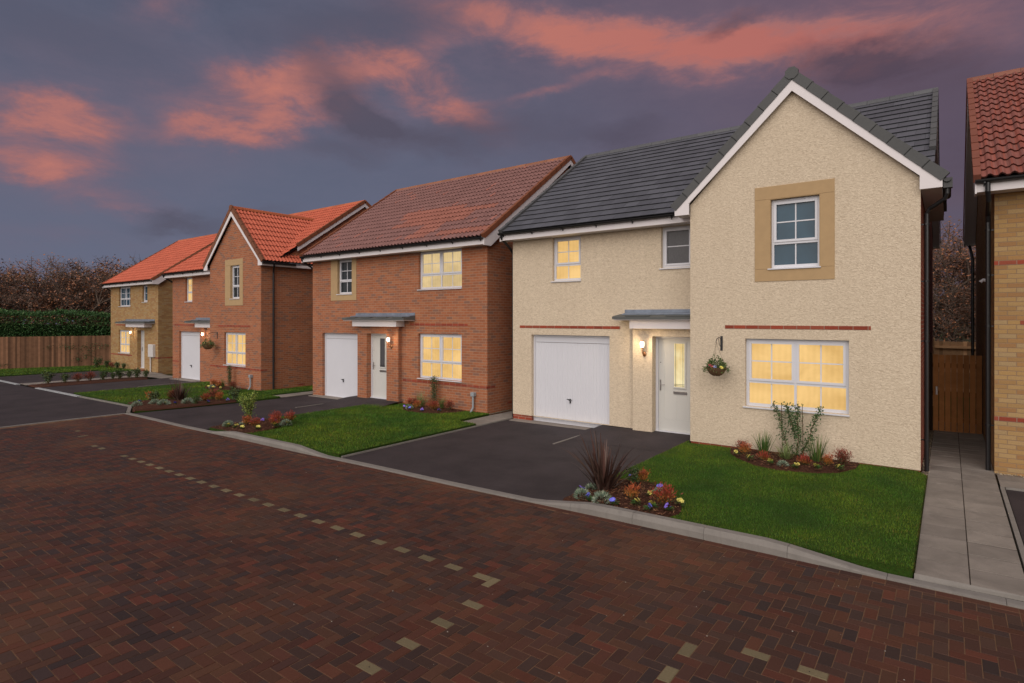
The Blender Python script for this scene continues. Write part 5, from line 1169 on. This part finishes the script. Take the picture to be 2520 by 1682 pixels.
# ---- hanging baskets
def basket(x,y,z,s,label,hook,flowers):
    r=empty('hanging_basket',(x,y,z),label,'basket','hanging baskets on the house fronts'); b=MB(); n=22; prof=[(.02,-.15),(.09,-.14),(.14,-.10),(.17,-.05),(.185,0)]
    b.lathe([(a*s,z+c*s) for a,c in prof],x,y,n)
    for i in range(7):                                    # woven rims
        t=i/6; rr=(.06+.125*t**.6)*s; zz=z+(-.145+.145*t)*s; b.tube([(x+(rr+.006)*cos(2*pi*k/16),y+(rr+.006)*sin(2*pi*k/16),zz+.004*(-1)**(k+i)) for k in range(17)],.008*s,4,cap=False)
    obj('basket',b,M['wicker'],r)
    c=MB()
    for k in range(3): a=2*pi*k/3+.5; c.tube([(x+.18*s*cos(a),y+.18*s*sin(a),z),(x,y,hook)],.0022,3)
    obj('chain',c,M['iron'],r); f=MB()
    for i in range(900):
        a=R.uniform(0,2*pi); q=R.random()**.5*.17*s; up=R.random(); p=Vector((x+cos(a)*q,y+sin(a)*q,z+up*.25*s*(1.15-q/.2/s)))
        if R.random()<.2: q=.19*s; p=Vector((x+cos(a)*(q+.05*R.random()),y+sin(a)*(q+.05*R.random()),z+R.uniform(-.09,.03)*s))
        f.leaf(p,Vector((cos(a),sin(a),.4))+rnd_dir()*.6,R.uniform(.03,.05)*s,R.uniform(.014,.022),vary(R.choice([(.05,.11,.025),(.09,.15,.04),(.16,.19,.07)]),R.uniform(.6,1.4)))
    obj('foliage',f,M['leafc'],r); g=MB()
    for (dx,dz,cc) in flowers:
        for _ in range(3): flower(g,(x+dx*s+R.uniform(-.02,.02),y-.14*s,z+dz*s+R.uniform(-.01,.01)),(R.uniform(-.3,.3),-1,.5),.028,cc,(.8,.7,.3))
    obj('flowers',g,M['petal'],r)
basket(-3.60,YG-.32,1.72,1.0,'hanging basket with pink, blue and yellow flowers on the cream gable wall',2.20,[(-.08,.06,(.5,.05,.09)),(.02,.04,(.35,.40,.75)),(.14,.02,(.7,.6,.1)),(-.04,.03,(.5,.05,.09))])
basket(-23.97,YC2-.38,1.60,1.15,'smaller looking hanging basket of pale green leaves on the gabled brick house',2.0,[(.05,.08,(.6,.55,.2)),(-.02,.06,(.6,.55,.3)),(-.08,.04,(.6,.55,.3))])

# ---------------------------------------------------------------- sky and lights
w=bpy.data.worlds.new('World'); sc.world=w; w.use_nodes=True
class WT(NT):
    def __init__(s,w): s.t=w.node_tree; s.out=s.t.nodes['World Output']; s.bg=s.t.nodes['Background']
T=WT(w)
d=T.n('ShaderNodeTexCoord').outputs['Generated']; x,y,z=T.xyz(T.vm('NORMALIZE',d))
az=T.m('ARCTAN2',x,y); el=T.m('ARCSINE',z)
F=1332.; YAW=radians(36.97)
def ang(px,py): a=math.atan((px-1174.5)/F); e=math.atan((731-py)/F*cos(a)); return a-YAW,e
base=T.comb(az,el,0)
wn=T.noise(T.vm('MULTIPLY',d,(1,1,2.2)),3.2,7,.62,True)
wn2=T.noise(T.vm('MULTIPLY',d,(1,1,2.2)),7.5,8,.62,True)
warp=T.vm('ADD',T.vm('MULTIPLY',T.vm('SUBTRACT',wn,(.5,.5,.5)),(.06,.045,0)),T.vm('MULTIPLY',T.vm('SUBTRACT',wn2,(.5,.5,.5)),(.12,.085,0)))
vv=T.vm('ADD',base,warp)
def blob(px,py,hw,hh,rot,amp):
    a0,e0=ang(px,py); a1,_=ang(px+hw,py); a2,_=ang(px-hw,py); _,e1=ang(px,py+hh); _,e2=ang(px,py-hh)
    mp=T.n('ShaderNodeMapping',vector_type='TEXTURE'); T.put(mp.inputs[0],vv); mp.inputs['Location'].default_value=(a0,e0,0); mp.inputs['Rotation'].default_value=(0,0,radians(rot)); mp.inputs['Scale'].default_value=(abs(a1-a2)/2,abs(e1-e2)/2,1)
    return T.m('MULTIPLY',T.mr(T.vm('LENGTH',mp.outputs[0]),1.5,.1,0,1,True),amp)
def total(L):
    s=None
    for b in L: q=blob(*b); s=q if s is None else T.m('ADD',s,q)
    return s
pink=total([(95,265,190,62,0,1.0),(90,365,230,45,0,.8),(270,462,150,30,-4,.42),(560,285,190,48,12,1.0),(790,160,260,58,14,.75),(1010,215,190,48,-26,.8),(640,215,260,60,8,.35),
 (1180,60,290,60,-6,.75),(1480,110,330,66,-9,.95),(1750,120,300,75,-4,.8),(2080,120,330,95,0,.62),(1250,222,110,20,4,.6),(1400,182,90,20,0,.45),(370,10,110,60,30,.45),(700,230,520,140,6,.30),(1500,90,800,130,-4,.28),(120,320,380,150,0,.22),(2200,-60,400,120,0,.3),(1500,-80,500,80,0,.3),(150,540,300,30,0,.15)])
dark=total([(790,225,130,70,-35,1.0),(900,300,150,45,-10,.8),(1090,300,120,55,10,.6),(780,345,110,30,-10,.6),(1430,315,110,40,0,.7),(1990,150,220,52,-6,1.0),(1680,70,80,26,5,.7),(440,510,150,26,5,.8),(1250,310,120,40,0,.4),(2230,330,200,200,0,.5),(850,60,260,70,10,.5),(2000,210,250,60,0,.5),(580,480,100,20,0,.4),(120,90,300,90,0,.35)])
fn=T.noise(T.vm('MULTIPLY',d,(1,1,2.6)),6.5,9,.66,dist=.4); gen=T.noise(T.vm('MULTIPLY',d,(1,1,3)),2.1,7,.6)
fr=T.mr(fn,.28,.72,.30,1.45)
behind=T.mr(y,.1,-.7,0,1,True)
hi=T.mr(el,.62,1.0,0,1,True)
gcl=T.m('MULTIPLY',T.mr(gen,.48,.68,0,.8,True),T.m('MAXIMUM',hi,T.mr(y,.35,-.1,0,1,True)))
pk=T.m('MULTIPLY',T.m('MULTIPLY',T.m('ADD',pink,gcl),fr),.86)
dk=T.m('MULTIPLY',dark,T.mr(fn,.3,.7,.5,1.3),clamp=True)
# blue-grey dusk base, purpler to the right and darker overhead left
right=T.mr(az,-.95,.05,0,1,True)
b0=T.mix(T.mr(el,.0,.5,0,1),(.135,.150,.222),(.080,.088,.135)); b1=T.mix(T.mr(el,.0,.5,0,1),(.092,.088,.132),(.135,.085,.125))
cb=T.mix(right,b0,b1); cb=T.mix(T.mr(fn,.3,.7,0,.5),cb,T.mix(right,(.135,.14,.205),(.155,.105,.135)))
pc=T.mix(T.mr(pk,.75,1.25),T.mix(T.mr(pk,.2,.75),(.20,.125,.165),(.37,.155,.15)),T.mix(right,(.52,.19,.15),(.44,.14,.12)))
cb=T.mix(T.mr(pk,0,.85,0,.97),cb,pc)
cb=T.mix(T.m('MULTIPLY',dk,.85,clamp=True),cb,T.mix(right,(.088,.078,.112),(.070,.052,.078)))
cb=T.mix(T.m('MULTIPLY',behind,1.0),cb,T.mix(T.mr(el,0,1.2),(.55,.46,.44),(.30,.29,.34)))  # unseen sky behind the camera made brighter and warmer to light the house fronts
sky=T.n('ShaderNodeTexSky',sky_type='NISHITA'); sky.sun_disc=False; sky.sun_elevation=radians(38); sky.sun_rotation=radians(195); sky.air_density=1; sky.dust_density=2
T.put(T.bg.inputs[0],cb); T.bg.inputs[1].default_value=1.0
bg2=T.n('ShaderNodeBackground'); T.t.links.new(sky.outputs[0],bg2.inputs[0]); bg2.inputs[1].default_value=.0015
ad=T.n('ShaderNodeAddShader'); T.t.links.new(T.bg.outputs[0],ad.inputs[0]); T.t.links.new(bg2.outputs[0],ad.inputs[1]); T.t.links.new(ad.outputs[0],T.out.inputs[0])

s=bpy.data.lights.new('sun','SUN'); s.energy=2.75; s.angle=radians(85); s.color=(1,.925,.86)
so=bpy.data.objects.new('sun',s); link(so); sd=Vector((.22,-.80,.60)).normalized(); so.rotation_euler=sd.to_track_quat('Z','Y').to_euler(); so.location=(0,-20,30)

cam=bpy.data.cameras.new('camera'); cam.sensor_width=36; cam.lens=1428/2520*36; cam.shift_y=-57/2520; cam.clip_end=2000; cam.clip_start=.05
co=bpy.data.objects.new('camera',cam); co.location=(0,0,2.68); co.rotation_euler=(radians(90),0,YAW); link(co); sc.camera=co
vs=sc.view_settings; vs.view_transform='Standard'; vs.look='None'; vs.exposure=0; vs.gamma=1
